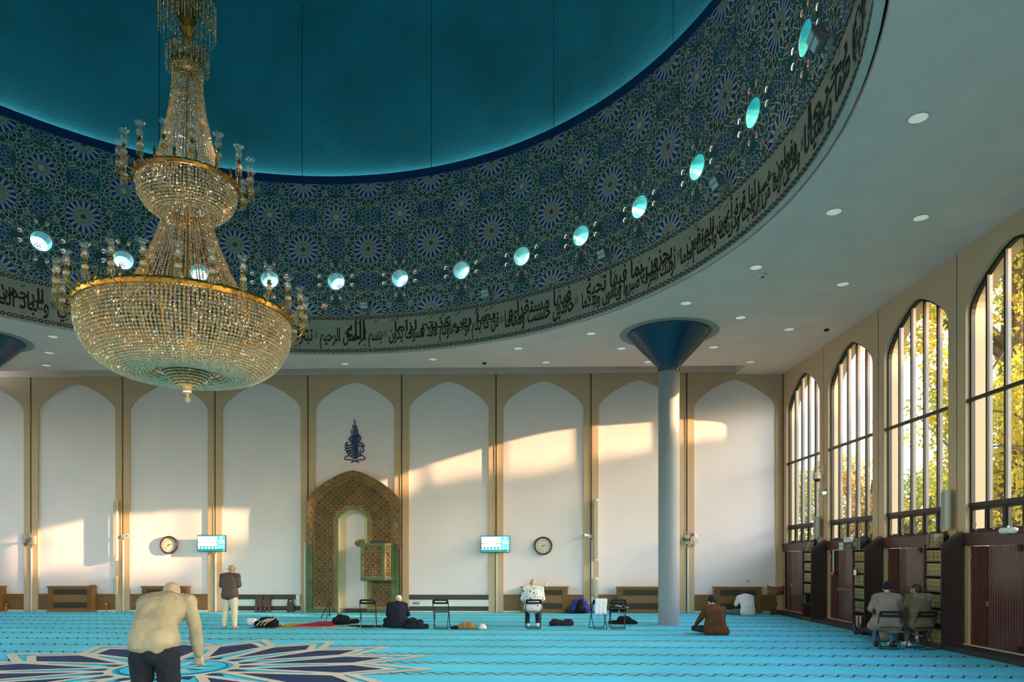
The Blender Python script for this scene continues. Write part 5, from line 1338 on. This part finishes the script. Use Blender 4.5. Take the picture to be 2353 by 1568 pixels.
# ------------------------------------------------------------------ clothes, bags and mats on the carpet
def heap(name, label, cat, m, loc, parts, rough=.02, rs=7, vox=.014, group=None):
    mb = MB()
    for a, b, ra, rb in parts: mb.cap(a, b, ra, rb, 12)
    o = organic(mb, name, m, None, vox, rough, rs, 3, .0); o.location = (*loc, .004); tag(o, label, cat, group); return o
heap('jacket', 'crumpled navy jacket heaped on the carpet right of the man in navy coat', 'jacket', navy, (-2.62, 19.10), [((-.24, 0, .05), (.22, .02, .06), .07, .08), ((-.1, .05, .12), (.06, .05, .15), .10, .10), ((.05, 0, .12), (.22, .05, .04), .09, .06), ((-.3, .02, .04), (-.1, 0, .08), .05, .07)], .03, 9)
heap('shoulder_bag', 'dark bag with grey strap between the navy coat and the jacket heap', 'bag', darkgrey, (-2.78, 19.36), [((-.06, 0, .10), (.08, 0, .12), .10, .11), ((-.05, 0, .2), (.05, 0, .2), .07, .07)], .015)
o = heap('jacket', 'tan jacket crumpled on the carpet right of the lone folding chair', 'jacket', cloth('tan cotton', (.30, .175, .07)), (-1.30, 19.02), [((-.16, 0, .06), (.10, 0, .08), .09, .10), ((-.05, .03, .12), (.12, .02, .11), .08, .07), ((.1, 0, .05), (.22, -.02, .05), .07, .06)], .03, 9)
heap('scarf', 'black cloth lying under the left end of the tan jacket', 'clothing', blackc, (-1.56, 19.02), [((-.14, 0, .03), (.10, 0, .04), .05, .06)], .015)
heap('plastic_bag', 'small white plastic bag beside the tan jacket', 'bag', whitec, (-.90, 18.98), [((-.04, 0, .05), (.04, 0, .06), .06, .07), ((0, 0, .1), (.03, .0, .12), .05, .03)], .025, 16, .010)
heap('plastic_bag', 'round white plastic bag lying right of the standing barefoot man', 'bag', whitec, (-7.41, 20.15), [((-.05, 0, .08), (.06, 0, .08), .10, .10), ((.05, 0, .06), (.12, .0, .05), .07, .05)], .02, 12, .012)
heap('coat', 'folded charcoal coat lying in front of the backpack on the carpet', 'coat', cloth('charcoal coat cloth', (.030, .027, .036)), (1.22, 20.05), [((-.27, 0, .07), (.27, 0, .07), .07, .07), ((-.20, .02, .12), (-.02, .02, .10), .07, .06), ((.12, .02, .12), (.26, .02, .11), .07, .07)], .018, 7)
heap('coat', 'black coat heaped on the carpet behind the chair with the black bag', 'coat', blackc, (2.98, 20.62), [((-.36, 0, .05), (.30, 0, .06), .05, .07), ((-.06, .02, .12), (.16, .02, .13), .10, .10), ((.2, 0, .06), (.36, 0, .04), .07, .05)], .02, 8)
o = heap('bag', 'black bag with white straps on the seat of a folding chair', 'bag', black, (2.66, 19.34), [((-.17, 0, .53), (.17, 0, .53), .075, .075), ((-.10, .05, .57), (.12, .05, .57), .07, .07)], .01, 8)
o.location.z = .0
s = MB(); s.tube([(-.08, -.08, .60), (.0, -.10, .61), (.07, -.085, .58), (.10, -.09, .60)], .012, 6).tube([(.02, -.09, .48), (.03, -.11, .44), (.0, -.10, .41)], .014, 6).tube([(.16, -.03, .57), (.24, -.03, .56), (.29, -.03, .55)], .012, 6); s.build('strap', whitec, o)
bp = heap('backpack', 'blue and black backpack leaning on the skirting left of the cans', 'backpack', cloth('royal blue nylon', (.035, .045, .30), .5), (2.12, 24.68), [((-.20, 0, .15), (.20, 0, .15), .15, .15), ((-.10, .05, .36), (.12, .05, .36), .14, .14), ((-.2, 0, .08), (.2, 0, .08), .08, .08)], .01, 6)
f = MB(); f.cap((-.02, -.10, .14), (.02, -.07, .36), .14, .11, 12).cap((-.10, -.10, .12), (.12, -.10, .12), .10, .10, 12); organic(f, 'front_pocket', blackc, bp, .014, .01, 7)
heap('bag', 'low dark bag on the carpet at the left of the blue backpack', 'bag', darkgrey, (1.78, 24.62), [((-.08, 0, .08), (.08, 0, .08), .08, .08)], .012)
def can(x, y, r, h, m, label, lid=None):
    t = thing('drinks_bottle', label, 'bottle', (x, y, 0), group='bottles by the backpack'); MB().lathe([(0, 0), (r, 0), (r, h * .8), (r * .8, h * .9), (r * .5, h * .95), (r * .5, h), (0, h)], n=16).build('body', m, t, True); MB().lathe([(r * .55, h * .96), (r * .55, h * 1.05), (0, h * 1.05)], n=12).build('lid', lid or white, t, True)
can(2.42, 24.72, .055, .34, mat('red and white label', (.42, .12, .10), .4, noise_=(14, .7)), 'slim bottle with red and white label beside the blue backpack'); can(2.60, 24.70, .085, .40, mat('blue jug plastic', (.10, .28, .55), .35), 'wider blue plastic jug beside the slim labelled bottle', mat('dark red lid', (.2, .02, .02), .4))
def mat_rug(label, pts, m, h=.006):
    mb = MB(); mb.plate(pts, [], lambda a, b, q: (a, b, q), .002, .002 + h); return tag(mb.build('prayer_mat', m), label, 'mat', 'mats spread on the carpet')
mat_rug('grey folded mat under the striped bag', [(-7.10, 19.15), (-6.45, 19.08), (-6.30, 19.75), (-6.95, 19.8)], darkgrey, .012); mat_rug('yellow mat sticking out right of the striped bag', [(-6.72, 19.10), (-6.28, 19.12), (-5.95, 20.55), (-6.4, 20.6)], cloth('yellow matting', (.42, .33, .05)), .009)
mat_rug('bright crimson mat spread in front of the tripod', [(-6.15, 19.75), (-5.05, 19.75), (-4.95, 21.1), (-5.75, 21.15)], cloth('crimson fabric', (.42, .012, .045)), .012); mat_rug('dusty pink patterned mat in front of the crimson one', [(-6.35, 19.28), (-4.95, 19.30), (-4.95, 19.72), (-6.1, 19.72)], cloth('faded pink weave', (.33, .19, .16), v=.6, sc=12), .009)
mat_rug('pale striped mat edge below the black backpack', [(-5.35, 19.22), (-4.45, 19.22), (-4.3, 19.55), (-4.92, 19.58)], cloth('pale weave', (.5, .42, .33), v=.5, sc=14), .016); mat_rug('black mat lying left of the chair before the niche', [(-4.6, 19.5), (-3.72, 19.5), (-3.66, 19.85), (-4.5, 19.9)], blackc, .02)
st = heap('travel_bag', 'black travel bag with pale stripes on the grey mat', 'bag', blackc, (-6.75, 19.50), [((-.28, 0, .08), (.24, 0, .10), .08, .10), ((-.12, .03, .18), (.16, .03, .18), .09, .09)], .015, 8)
s = MB()
for k in range(3): s.tube([(-.26 + .1 * k, -.08, .04), (-.16 + .1 * k, -.10, .14), (.0 + .08 * k, -.08, .20), (.1 + .06 * k, .02, .25)], .016, 6)
s.tube([(.26, -.02, .06), (.36, -.02, .12), (.44, -.02, .10), (.42, -.02, .03)], .016, 6); s.build('pale_stripe', cloth('pale webbing', (.52, .45, .36)), st)
heap('backpack', 'black backpack lying on its side at the end of the crimson mat', 'backpack', blackc, (-4.85, 20.18), [((-.20, 0, .12), (.14, 0, .11), .11, .10), ((-.1, .03, .2), (.1, .03, .18), .10, .08), ((.16, 0, .10), (.40, 0, .10), .06, .07)], .015, 8)
tp = thing('tripod', 'black tripod stand behind the crimson mat', 'tripod', (-5.70, 22.0, 0))
MB().tube([(0, 0, .10), (0, 0, .66)], .022, 8).build('centre_column', chm, tp)
for k in range(3):
    a = R_(90 + 120 * k + 180); c, s = math.cos(a), math.sin(a); MB().tube([(0, 0, .58), (.36 * c, .36 * s, .012)], .014, 6).build('leg', chm, tp); MB().tube([(0, 0, .22), (.2 * c, .2 * s, .26)], .008, 6).build('brace', chm, tp)
# carved folding book stands against the dark bands
carv = mat('carved dark walnut', (.085, .028, .014), .4, noise_=(10, .4))
def stand_(x, label):
    t = thing('book_stand', label, 'book stand', (x, 25.02, 0), 0, 'folded carved book stands'); w_ = .13
    MB().plate([(-w_, .0), (-w_ * .35, .0), (-w_ * .3, .12), (0, .20), (w_ * .3, .12), (w_ * .35, .0), (w_, 0), (w_ * .95, .27), (w_ * .8, .30), (w_, .34), (w_ * .98, .56), (-w_ * .98, .56), (-w_, .34), (-w_ * .8, .30), (-w_ * .95, .27)], [], lambda a, b, h: (a, h + b * .12, b), -.02, .02).build('carved_board', carv, t)
    MB().tube([(-w_, .04, .29), (w_, .04, .29)], .022, 8).build('hinge', carv, t)
    mb = MB()
    for z in (.16, .42, .50): mb.tube([(-w_ * .7, z * .12 - .022, z), (0, z * .12 - .024, z + .025), (w_ * .7, z * .12 - .022, z)], .009, 5)
    mb.build('carving', mat('carving highlight', (.14, .055, .03), .4), t)
stand_(-8.96, 'carved walnut folding book stand, the left of the pair by the standing man'); stand_(-8.66, 'carved walnut folding book stand, the right of the pair by the standing man')
bs = thing('carved_box', 'small carved wooden holder with ringed top by the switch box', 'box', (-7.83, 25.0, 0)); MB().box(-.12, .12, -.06, .06, 0, .27).build('body', carv, bs, bevel=.008)
MB().tube([(.085 * math.cos(2 * PI * k / 20), -.02, .34 + .11 * math.sin(2 * PI * k / 20)) for k in range(20)], .03, 8, closed=True).tube([(.035 * math.cos(2 * PI * k / 14), -.02, .33 + .035 * math.sin(2 * PI * k / 14)) for k in range(14)], .016, 6, closed=True).build('ring', mat('dark walnut ring', (.03, .014, .010), .4), bs, True)
# wooden reading stand in the corner
ls = thing('lectern', 'wooden music-style reading stand with curved board in the right corner', 'lectern', (8.50, 24.20, 0), R_(-6))
n = 12; vs = []
for j in range(3):
    for i in range(n + 1):
        q = i / n * 2 - 1; vs.append((q * .27, -.02 - .05 * (1 - q * q) + j * .02, .64 + j * .14 + .045 * abs(q) ** 1.5 + (.02 if j == 2 and abs(q) > .95 else 0)))
b = MB().add(vs, [(j * (n + 1) + i, j * (n + 1) + i + 1, (j + 1) * (n + 1) + i + 1, (j + 1) * (n + 1) + i) for j in range(2) for i in range(n)]).build('board', mat('scuffed brown board', (.16, .06, .022), .45, noise_=(6, .4)), ls, True); md = b.modifiers.new('thick', 'SOLIDIFY'); md.thickness = .03
MB().tube([(0, .02, .02), (0, .02, .66)], .03, 10).lathe([(.03, .3), (.055, .33), (.05, .40), (.03, .43)], (0, .02, 0), 10).build('post', carv, ls, True)
mb = MB()
for k in range(4):
    a = PI / 4 + k * PI / 2; mb.tube([(0, .02, .06), (.2 * math.cos(a), .02 + .2 * math.sin(a), .02)], .025, 6)
mb.build('foot', carv, ls)
# things left on the cupboards
bt = thing('water_bottle', 'clear water bottle with dark cap on the corner radiator cupboard', 'bottle', (7.86, 25.02, .901)); MB().lathe([(0, 0), (.035, 0), (.037, .02), (.037, .15), (.02, .19), (.014, .21)], n=16).build('body', glassy('clear bottle plastic', (.85, .9, .93), .12, .05, (.8, .85, .9), .1), bt, True); MB().lathe([(.017, .205), (.017, .235), (0, .235)], n=12).build('cap', black, bt, True)
tb = thing('tissue_box', 'white tissue box on the radiator cupboard left of the column', 'box', (3.42, 25.0, .901)); MB().box(-.13, .13, -.06, .06, 0, .10).build('carton', white, tb, bevel=.004); q = MB().cap((-.03, 0, .10), (.02, 0, .15), .03, .02, 8); organic(q, 'tissue', whitec, tb, .008, .012, 20)
cp = thing('cup', 'white cup on the radiator cupboard right of the bald man', 'cup', (1.0, 25.0, .901)); MB().lathe([(0, 0), (.035, 0), (.045, .12), (.04, .12), (.03, .01)], n=16).build('body', white, cp, True); MB().lathe([(.037, .12), (.037, .15), (0, .16)], n=14).build('lid', greyw, cp, True)
tag(MB().box(-14.92, -14.74, 25.0, 25.1, .901, .925).build('remote_box', black, None, bevel=.004), 'small dark box on the right end of the blank bay radiator cupboard', 'box')
# ------------------------------------------------------------------ bookcases standing against the window piers, every book its own thing
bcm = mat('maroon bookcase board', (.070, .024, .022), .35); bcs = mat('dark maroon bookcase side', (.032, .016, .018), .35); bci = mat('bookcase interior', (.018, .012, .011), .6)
bkc = [mat('gilt lined green spine', (.16, .15, .055), .5, noise_=(26, .6)), mat('gilt lined olive spine', (.24, .20, .075), .5, noise_=(26, .6)), mat('gilt lined tan spine', (.30, .22, .11), .5, noise_=(26, .5)), mat('dark green spine', (.045, .075, .045), .5, noise_=(30, .5)), mat('red brown spine', (.20, .055, .025), .5, noise_=(26, .5)), mat('jade spine', (.02, .32, .20), .4), mat('white spine', (.6, .58, .52), .5), mat('black spine', (.02, .02, .022), .5)]
pages = mat('cream page block', (.55, .49, .36), .8); goldl = mat('gilt spine lines', (.46, .34, .12), .4, .4)
proto = {}
def book(label, group, x, y, z, w_, h_, ci, tilt=0., depth=.17):
    key = (ci, round(w_, 3), round(h_, 2))
    if key not in proto:
        t = thing('book', label, 'book', (x, y, z), 0, group)
        MB().box(0, depth, -w_ / 2, -w_ / 2 + .004, 0, h_).box(0, depth, w_ / 2 - .004, w_ / 2, 0, h_).box(-.004, .004, -w_ / 2, w_ / 2, 0, h_).build('cover', bkc[ci], t)
        MB().box(.004, depth - .006, -w_ / 2 + .004, w_ / 2 - .004, .004, h_ - .004).build('pages', pages, t)
        if ci in (0, 1, 2, 3, 4):
            mb = MB()
            for f in (.12, .18, .55, .82, .88): mb.box(-.0055, -.003, -w_ / 2 + .002, w_ / 2 - .002, h_ * f, h_ * f + .008)
            mb.build('spine_lines', goldl, t)
        proto[key] = t
    else: t = dup(proto[key], (x, y, z), None, label, group)
    t.rotation_euler = (tilt, 0, 0)
    return t
def bookcase(yc, where, label, rows, seed):
    """open front faces the room (-X); sides sloped at the top"""
    x0, x1, hw = 8.585, 9.02, .335
    t = thing('bookcase', label, 'bookcase', (0, yc, 0), group='tall maroon bookcases on the window piers')
    for s in (-1, 1):
        a = sorted((s * hw, s * (hw - .028)))
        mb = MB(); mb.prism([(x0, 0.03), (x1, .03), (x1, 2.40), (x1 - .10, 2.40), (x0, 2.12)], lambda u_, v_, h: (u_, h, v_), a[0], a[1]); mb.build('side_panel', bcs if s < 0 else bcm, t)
    zs = [.12, .52, .85, 1.18, 1.50, 1.80, 2.085]
    for z in zs: MB().box(x0 + .01, x1, -hw + .028, hw - .028, z - .022, z).build('shelf', bcm, t)
    MB().box(x1 - .02, x1, -hw + .02, hw - .02, .05, 2.30).build('back_panel', bci, t); MB().box(x0 + .01, x0 + .03, -hw + .028, hw - .028, .03, .10).build('kick_board', bcm, t)
    rnd = random.Random(seed); ordn = ['lowest', 'second lowest', 'third lowest', 'fourth lowest', 'fifth lowest', 'sixth lowest', 'top']
    for i, z in enumerate(zs):
        spec = rows[i]
        if not spec: continue
        pal, wd, ht, fill = spec; y = hw - .045; n = 0; end = y - (2 * hw - .09) * fill
        while y - wd > end:
            ci = pal[n % len(pal)]; names = {0: 'green gilt-lined', 1: 'olive gilt-lined', 2: 'tan gilt-lined', 3: 'dark green', 4: 'red brown', 5: 'jade green', 6: 'white', 7: 'black'}
            lab = '%s book, %s shelf, bookcase %s' % (names[ci], ordn[i], where)
            tl = (rnd.choice([0, 0, .10]) if i == 6 else 0.)
            book(lab, '%s books, %s shelf, bookcase %s' % (names[ci], ordn[i], where), x0 + .045 + rnd.uniform(0, .012), yc + y - wd / 2, z + .001, wd, ht, ci, tl); y -= wd + .003 + (.02 if tl else 0); n += 1
    # small carved bracket lamp-like ornament on the top shelf
    o = thing('carved_bracket', 'pale carved wooden bracket on top of the bookcase ' + where, 'bracket', (x1 - .12, yc - hw + .12, 2.09))
    MB().plate([(-.10, 0), (-.05, 0), (-.045, .14), (0, .20), (.045, .14), (.05, 0), (.10, 0), (.10, .30), (-.10, .30)], [], lambda u_, v_, h: (h, u_, v_), -.03, .03).build('board', mat('pale carved pine', (.42, .27, .09), .5), o); MB().lathe([(0, .0), (.05, .0), (.03, .12), (0, .16)], (0, 0, 0), 12).build('knob', steel, o, True)
W1 = 'nearest the corner reading stand'; W2 = 'beside the red hose reel'; W3 = 'behind the olive parka'
bookcase(21.865, W1, 'maroon bookcase with a jade book, farthest along the window wall', [None, ([5, 7], .055, .24, .22), ([1, 2, 3], .05, .24, .96), ([2, 1], .055, .24, .96), ([2], .05, .22, .96), ([2, 1], .05, .22, .96), ([2, 7], .05, .26, .6)], 1)
bookcase(18.594, W2, 'maroon bookcase beside the red hose reel', [([4, 7, 6], .05, .28, .8), ([3, 0], .05, .25, .96), ([1, 3], .05, .25, .96), ([0, 1], .052, .26, .96), ([1, 0], .05, .25, .96), ([4, 2, 1], .045, .22, .96), ([3, 2, 7], .045, .28, .6)], 2)
bookcase(15.323, W3, 'maroon bookcase behind the man in the olive parka', [([0, 1], .05, .27, .96), ([1, 0], .05, .26, .96), ([0, 1], .05, .25, .96), ([1, 0], .048, .25, .96), ([1, 2], .045, .25, .96), ([2, 1, 4], .045, .22, .96), ([0, 3, 2], .045, .28, .6)], 3)
# notice pinned to the hose-reel bookcase
tag(MB().box(8.565, 8.58, 18.62, 18.80, 1.40, 1.58).build('notice_sign', black), 'white notice in black frame hung on the bookcase by the hose reel', 'notice')
MB().box(8.560, 8.566, 18.645, 18.775, 1.43, 1.56).build('paper', white, bpy.data.objects['notice_sign'])
# fire hose reel, fire-point and exit sign on the second door bay
hr = thing('fire_hose_reel', 'red round fire hose reel on the doors next to a bookcase', 'fire hose reel', (9.0, 19.12, 1.30)); redm = mat('fire red enamel', (.36, .012, .018), .3)
mb = MB(); mb.lathe([(0, -.02), (.34, -.02), (.36, 0), (.36, .02), (.33, .03), (.12, .04), (.12, .08), (0, .08)], n=40); mb.v = [(-z, x, y) for x, y, z in mb.v]; mb.build('drum', redm, hr, True)
mb = MB()
for a in (.6, 1.9, 3.2, 4.4): mb.lathe([(.17, .045), (.29, .036)], n=8, a0=a, a1=a + .75)
mb.v = [(-z, x, y) for x, y, z in mb.v]; mb.build('cut_out', mat('pale hose', (.6, .5, .4), .5), hr); mb = MB(); mb.lathe([(0, .1), (.035, .1), (.035, .07)], n=12); mb.v = [(-z, x, y) for x, y, z in mb.v]; mb.build('hub', black, hr)
fa = thing('fire_alarm_point', 'small red break-glass alarm with white conduit above it', 'alarm', (9.04, 21.05, 1.42)); MB().box(-.05, 0, -.05, .05, -.05, .05).build('housing', redm, fa, bevel=.005); MB().box(-.056, -.05, -.028, .028, -.025, .028).build('glass', white, fa); MB().box(-.03, -.005, -.015, .015, .05, .66).build('conduit', white, fa)
es = thing('exit_sign', 'pale green exit sign on the header over the hose reel doors', 'sign', (9.02, 20.55, 2.20)); MB().box(0, .02, -.14, .14, -.10, .10).build('plate', mat('exit sign green', (.22, .36, .24), .5), es)
mb = MB()
for a, b, c, d in ((-.11, -.02, .02, .08), (.02, .11, .02, .08), (-.11, -.02, -.08, -.02), (.02, .11, -.08, -.02)): mb.box(-.003, 0, a, b, c, d)
mb.build('pictogram', white, es)
el = thing('emergency_light', 'pale box emergency light above the EXIT lettering', 'light fitting', (9.0, 20.02, 2.36)); MB().box(-.06, .04, -.20, .20, -.07, .07).build('housing', mat('pale green diffuser', (.5, .6, .55), .4), el, bevel=.01)
xs = thing('exit_lettering', 'EXIT lettering plate on the maroon header under the pale emergency light', 'sign', (9.015, 20.05, 2.19)); MB().box(0, .015, -.20, .20, -.055, .055).build('plate', maroond, xs)
mb = MB(); write(mb, 'EXIT', lambda u_, v_: (-.004, -u_, v_), -.16, .16, -.035, .035, keep=True); mb.build('letters', mat('grey sign letters', (.35, .33, .32), .5), xs)
tag(MB().box(9.015, 9.03, 19.35, 19.78, 2.12, 2.30).build('notice_board', mat('mauve notice', (.30, .18, .175), .5)), 'mauve notice panel on the header right of the EXIT lettering', 'notice')
e2 = thing('emergency_light', 'white tube emergency light on the header over the nearest doors', 'light fitting', (8.98, 13.58, 2.36)); MB().cap((0, -.17, 0), (0, .17, 0), .055, .055, 16).build('diffuser', mat('milky diffuser', (.75, .78, .74), .4), e2, True); MB().box(0, .06, -.19, .19, -.04, .04).cap((.0, .0, .06), (.0, .0, .075), .025, .02, 8).build('housing', white, e2)
# cameras and loudspeakers on the window piers
dc = thing('wall_mount_camera', 'pale dome camera hanging on a bracket from the pier of the farthest window', 'camera', (9.085, 21.80, 4.25)); MB().tube([(.0, 0, .30), (-.22, 0, .30), (-.22, 0, .14)], .03, 8).box(-.05, .02, -.06, .06, .1, .36).build('bracket', cream, dc, True); MB().lathe([(0, .16), (.10, .15), (.12, .05), (.12, -.04), (.10, -.05)], (-.22, 0, 0), 20).build('housing', cream, dc, True); MB().lathe([(.095, -.05), (.075, -.11), (.0, -.14)], (-.22, 0, 0), 18).build('dome', black, dc, True)
b2 = thing('security_camera', 'small white camera below the dome camera on the window pier', 'camera', (9.085, 21.62, 3.78), group=None); MB().box(-.05, .02, -.05, .05, -.02, .12).build('mount', black, b2); MB().cap((-.06, -.02, .0), (-.16, -.06, -.03), .05, .055, 12).build('housing', white, b2, True); MB().ell((-.20, -.08, -.04), (.025, .025, .025), 10).build('lens', black, b2)
for y, z0, z1, l in ((21.95, 2.45, 3.10, 'grey column loudspeaker on the farthest window pier below the cameras'), (15.42, 2.45, 3.28, 'grey column loudspeaker on the window pier above the olive parka man')):
    t = thing('column_speaker', l, 'loudspeaker', (9.0, y, z0), group='slim column loudspeakers'); hh = z1 - z0
    MB().lathe([(0, 0), (.085, 0), (.09, .015), (.09, hh - .015), (.085, hh), (0, hh)], (-.06, 0, 0), 18).build('body', mat('grey speaker enamel', (.42, .41, .36), .4), t, True); MB().box(-.155, -.145, -.05, .05, .06, hh - .06).build('grille', mat('grey speaker cloth', (.30, .31, .27), .8), t); MB().box(-.02, .09, -.05, .05, .08, hh - .08).build('bracket', mat('brown bracket', (.22, .16, .11), .5), t)
# a water bottle and a drink on the floor between the chairs
wbt = thing('water_bottle', 'clear bottle with blue label on the floor under the olive parka man', 'bottle', (8.44, 15.62, 0)); MB().lathe([(0, 0), (.04, 0), (.042, .03), (.04, .2), (.018, .26), (.016, .29)], n=14).build('body', MATS['clear bottle plastic'], wbt, True); MB().lathe([(.0425, .09), (.0425, .16)], n=14).build('blue_label', mat('blue bottle label', (.05, .14, .40), .5), wbt, True); MB().lathe([(.019, .285), (.019, .315), (0, .315)], n=12).build('cap', white, wbt, True)

# ------------------------------------------------------------------ outdoors: lawn, trees with yellowing leaves
lawn = tag(MB().box(RIGHT + .6, 120, -60, 140, -.4, -.35).build('lawn', mat('autumn lawn', (.10, .13, .035), .95, noise_=(.4, .4))), 'lawn outside the windows, strewn with leaves', 'lawn', kind='structure')
MB().box(LEFT - 90, LEFT - .6, -60, 90, -.4, -.35).build('lawn_side', mat('autumn lawn', (.1, .13, .035))); tag(bpy.data.objects['lawn_side'], 'pale ground beyond the left-hand wall', 'ground', kind='structure')
bark = mat('rough brown bark', (.10, .062, .032), .95, noise_=(2, .4, (3, 3, .5)), bump=(12, .8, .05))
lf = [leafmat('yellowing leaves', (.40, .36, .06)), leafmat('green leaves', (.20, .26, .07)), leafmat('orange brown leaves', (.36, .26, .09)), leafmat('dull green leaves', (.16, .20, .09))]
def leaves(blobs, n, size, seed, thin=1.):
    rg = np.random.default_rng(seed); w_ = np.array([r[0] * r[1] * r[2] for _, r in blobs]) ** .66; w_ /= w_.sum(); cnt = rg.multinomial(n, w_); P = []
    for (c, r), k in zip(blobs, cnt):
        d = rg.normal(size=(k, 3)); d /= np.linalg.norm(d, axis=1)[:, None]; P.append(np.array(c) + d * np.array(r) * (rg.uniform(.35, 1., (k, 1)) ** .5))
    P = np.concatenate(P); n = len(P); a = rg.normal(size=(n, 3)); a /= np.linalg.norm(a, axis=1)[:, None]; b = np.cross(a, rg.normal(size=(n, 3))); b /= np.linalg.norm(b, axis=1)[:, None]; s = size * rg.uniform(.6, 1.3, (n, 1))
    vs = np.stack([P - a * s, P + b * s * .5, P + a * s, P - b * s * .5], 1).reshape(-1, 3); fs = np.arange(4 * n).reshape(-1, 4)
    return vs.tolist(), fs.tolist()
def tree(label, x, y, h, r, trunk_r, blobs, n, size, li, seed, limbs=True, group='trees outside the windows'):
    t = thing('tree', label, 'tree', (x, y, -.36), group=group); rnd = random.Random(seed)
    mb = MB(); mb.tube([(0, 0, 0), (.05, .02, h * .25), (-.05, .05, h * .5), (.05, 0, h * .8)], [trunk_r * 1.25, trunk_r, trunk_r * .8, trunk_r * .35], 12)
    if limbs:
        for k in range(7):
            a = rnd.uniform(0, 2 * PI); z = h * rnd.uniform(.3, .62); L = r * rnd.uniform(.6, 1.); mb.tube([(0, .03, z), (L * .5 * math.cos(a), L * .5 * math.sin(a), z + h * .10), (L * math.cos(a), L * math.sin(a), z + h * rnd.uniform(.1, .25))], [trunk_r * .4, trunk_r * .24, trunk_r * .07], 7)
    mb.build('trunk', bark, t, True); vs, fs = leaves(blobs, n, size, seed); o = MB().add(vs, fs).build('foliage', lf[li], t); o['kind'] = 'stuff'
    return t
def blob_crown(h, r, z0, k, seed):
    rnd = random.Random(seed); out = []
    for i in range(k):
        a = rnd.uniform(0, 2 * PI); q = r * rnd.uniform(.1, .75); out.append(((q * math.cos(a), q * math.sin(a), rnd.uniform(z0, h - r * .3)), (r * rnd.uniform(.3, .5), r * rnd.uniform(.3, .5), r * rnd.uniform(.22, .38))))
    return out
tree('big tree with a thick ivied trunk close to the nearest window', 24.3, 36.3, 25, 7.5, .70, blob_crown(22, 6.5, 4.5, 34, 4) + [((0, 0, z), (1.1, 1.1, 1.3)) for z in (1, 3, 5, 7)], 22000, .15, 0, 11)
tree('leafy yellow tree behind the second nearest window', 21.0, 29.0, 13, 3.4, .22, blob_crown(12, 3.0, 3.0, 18, 5), 8000, .11, 0, 12)
tree('slim autumn tree whose twigs cross the upper panes of the second nearest window', 20.3, 34.2, 16, 3.4, .16, [((-1.2, 1.4, 13.2), (1.3, 1.3, 1.3)), ((-.4, .6, 11.2), (.9, 1.1, 1.)), ((-.8, 1.6, 14.8), (1.5, 1.4, .9)), ((-.2, .5, 8.8), (.8, .9, 1.)), ((0, .9, 10.), (.7, 1.1, .8))], 2600, .14, 0, 13)
for i, (x, y, h, r, li, l) in enumerate(((24, 50, 9.5, 4.2, 2, 'orange-leaved tree far off behind the farthest window'), (20, 58, 9, 4., 3, 'dull green tree far off behind the farthest window'), (29, 52, 9.5, 4.5, 1, 'green tree far off behind the third nearest window'), (33, 46, 9, 4.2, 2, 'brown-leaved tree far off behind the third nearest window'), (30, 38, 7.5, 3.8, 3, 'low dark tree behind the second nearest window'), (37, 56, 10, 5, 1, 'broad green tree at the back of the lawn'), (27, 66, 11, 5, 3, 'tall dull tree at the very back of the lawn'))):
    tree(l, x, y, h, r, .22, blob_crown(h, r, 1.4, 22, 30 + i), 10000, .145, li, 40 + i)
# a belt of big trees to the south-east; the low sun clears only their tops
for i, (x, y, h) in enumerate(((46, 24, 13.3), (47, 17.5, 14.3), (45, 11.5, 14.4), (46, 5, 14.8), (48, -2, 14.6), (47, -9, 15.))):
    rnd = random.Random(60 + i); bl_ = []
    for k in range(26): bl_.append(((rnd.uniform(-2.5, 2.5), rnd.uniform(-4, 4), rnd.uniform(1.2, h - 1.6)), (2., 2., 1.6)))
    tree('dense park tree standing well away from the window wall, %s of the belt' % ['first', 'second', 'third', 'fourth', 'fifth', 'sixth'][i], x, y, h, 4, .4, bl_, 9000, .42, 3, 70 + i, False, 'belt of park trees')
# ------------------------------------------------------------------ daylight and camera
w = bpy.data.worlds.new('sky'); scn.world = w; w.use_nodes = True; nt = w.node_tree
sky = nt.nodes.new('ShaderNodeTexSky'); sky.sky_type = 'NISHITA'; sky.sun_disc = False
sd = Vector((5, -1, .925)).normalized()
sky.sun_elevation = R_(14); sky.sun_rotation = math.atan2(sd.x, sd.y); sky.air_density = 1.3; sky.dust_density = 2.0; sky.ozone_density = 1.5
nt.links.new(sky.outputs[0], nt.nodes['Background'].inputs[0]); nt.nodes['Background'].inputs[1].default_value = .55
sl = bpy.data.lights.new('sun', 'SUN'); sl.energy = 7.2; sl.color = (1, .60, .32); sl.angle = R_(.6)
so = bpy.data.objects.new('sun', sl); COL.objects.link(so); so.rotation_euler = sd.to_track_quat('Z', 'Y').to_euler(); so.location = (40, 0, 20)

cam = bpy.data.cameras.new('camera'); co = bpy.data.objects.new('camera', cam); COL.objects.link(co)
co.location = (0, 0, EYE); co.rotation_euler = (PI / 2, 0, .0280)
cam.sensor_width = 36; cam.lens = 36 * 1673.95 / 2353
cam.shift_x = (1176.5 - 1141.15) / 2353; cam.shift_y = (1285.07 - 784) / 2353
cam.clip_start = .05; cam.clip_end = 400
scn.camera = co
vs = scn.view_settings; vs.view_transform = 'Standard'; vs.look = 'None'; vs.gamma = 1; vs.use_curve_mapping = False; vs.exposure = 1.76
cy = scn.cycles; cy.max_bounces = 7; cy.diffuse_bounces = 4; cy.glossy_bounces = 3; cy.transmission_bounces = 4; cy.transparent_max_bounces = 12
cy.caustics_reflective = False; cy.caustics_refractive = False; cy.sample_clamp_indirect = 6; cy.use_denoising = True
cy.time_limit = 1150; cy.use_adaptive_sampling = True; cy.adaptive_threshold = .05
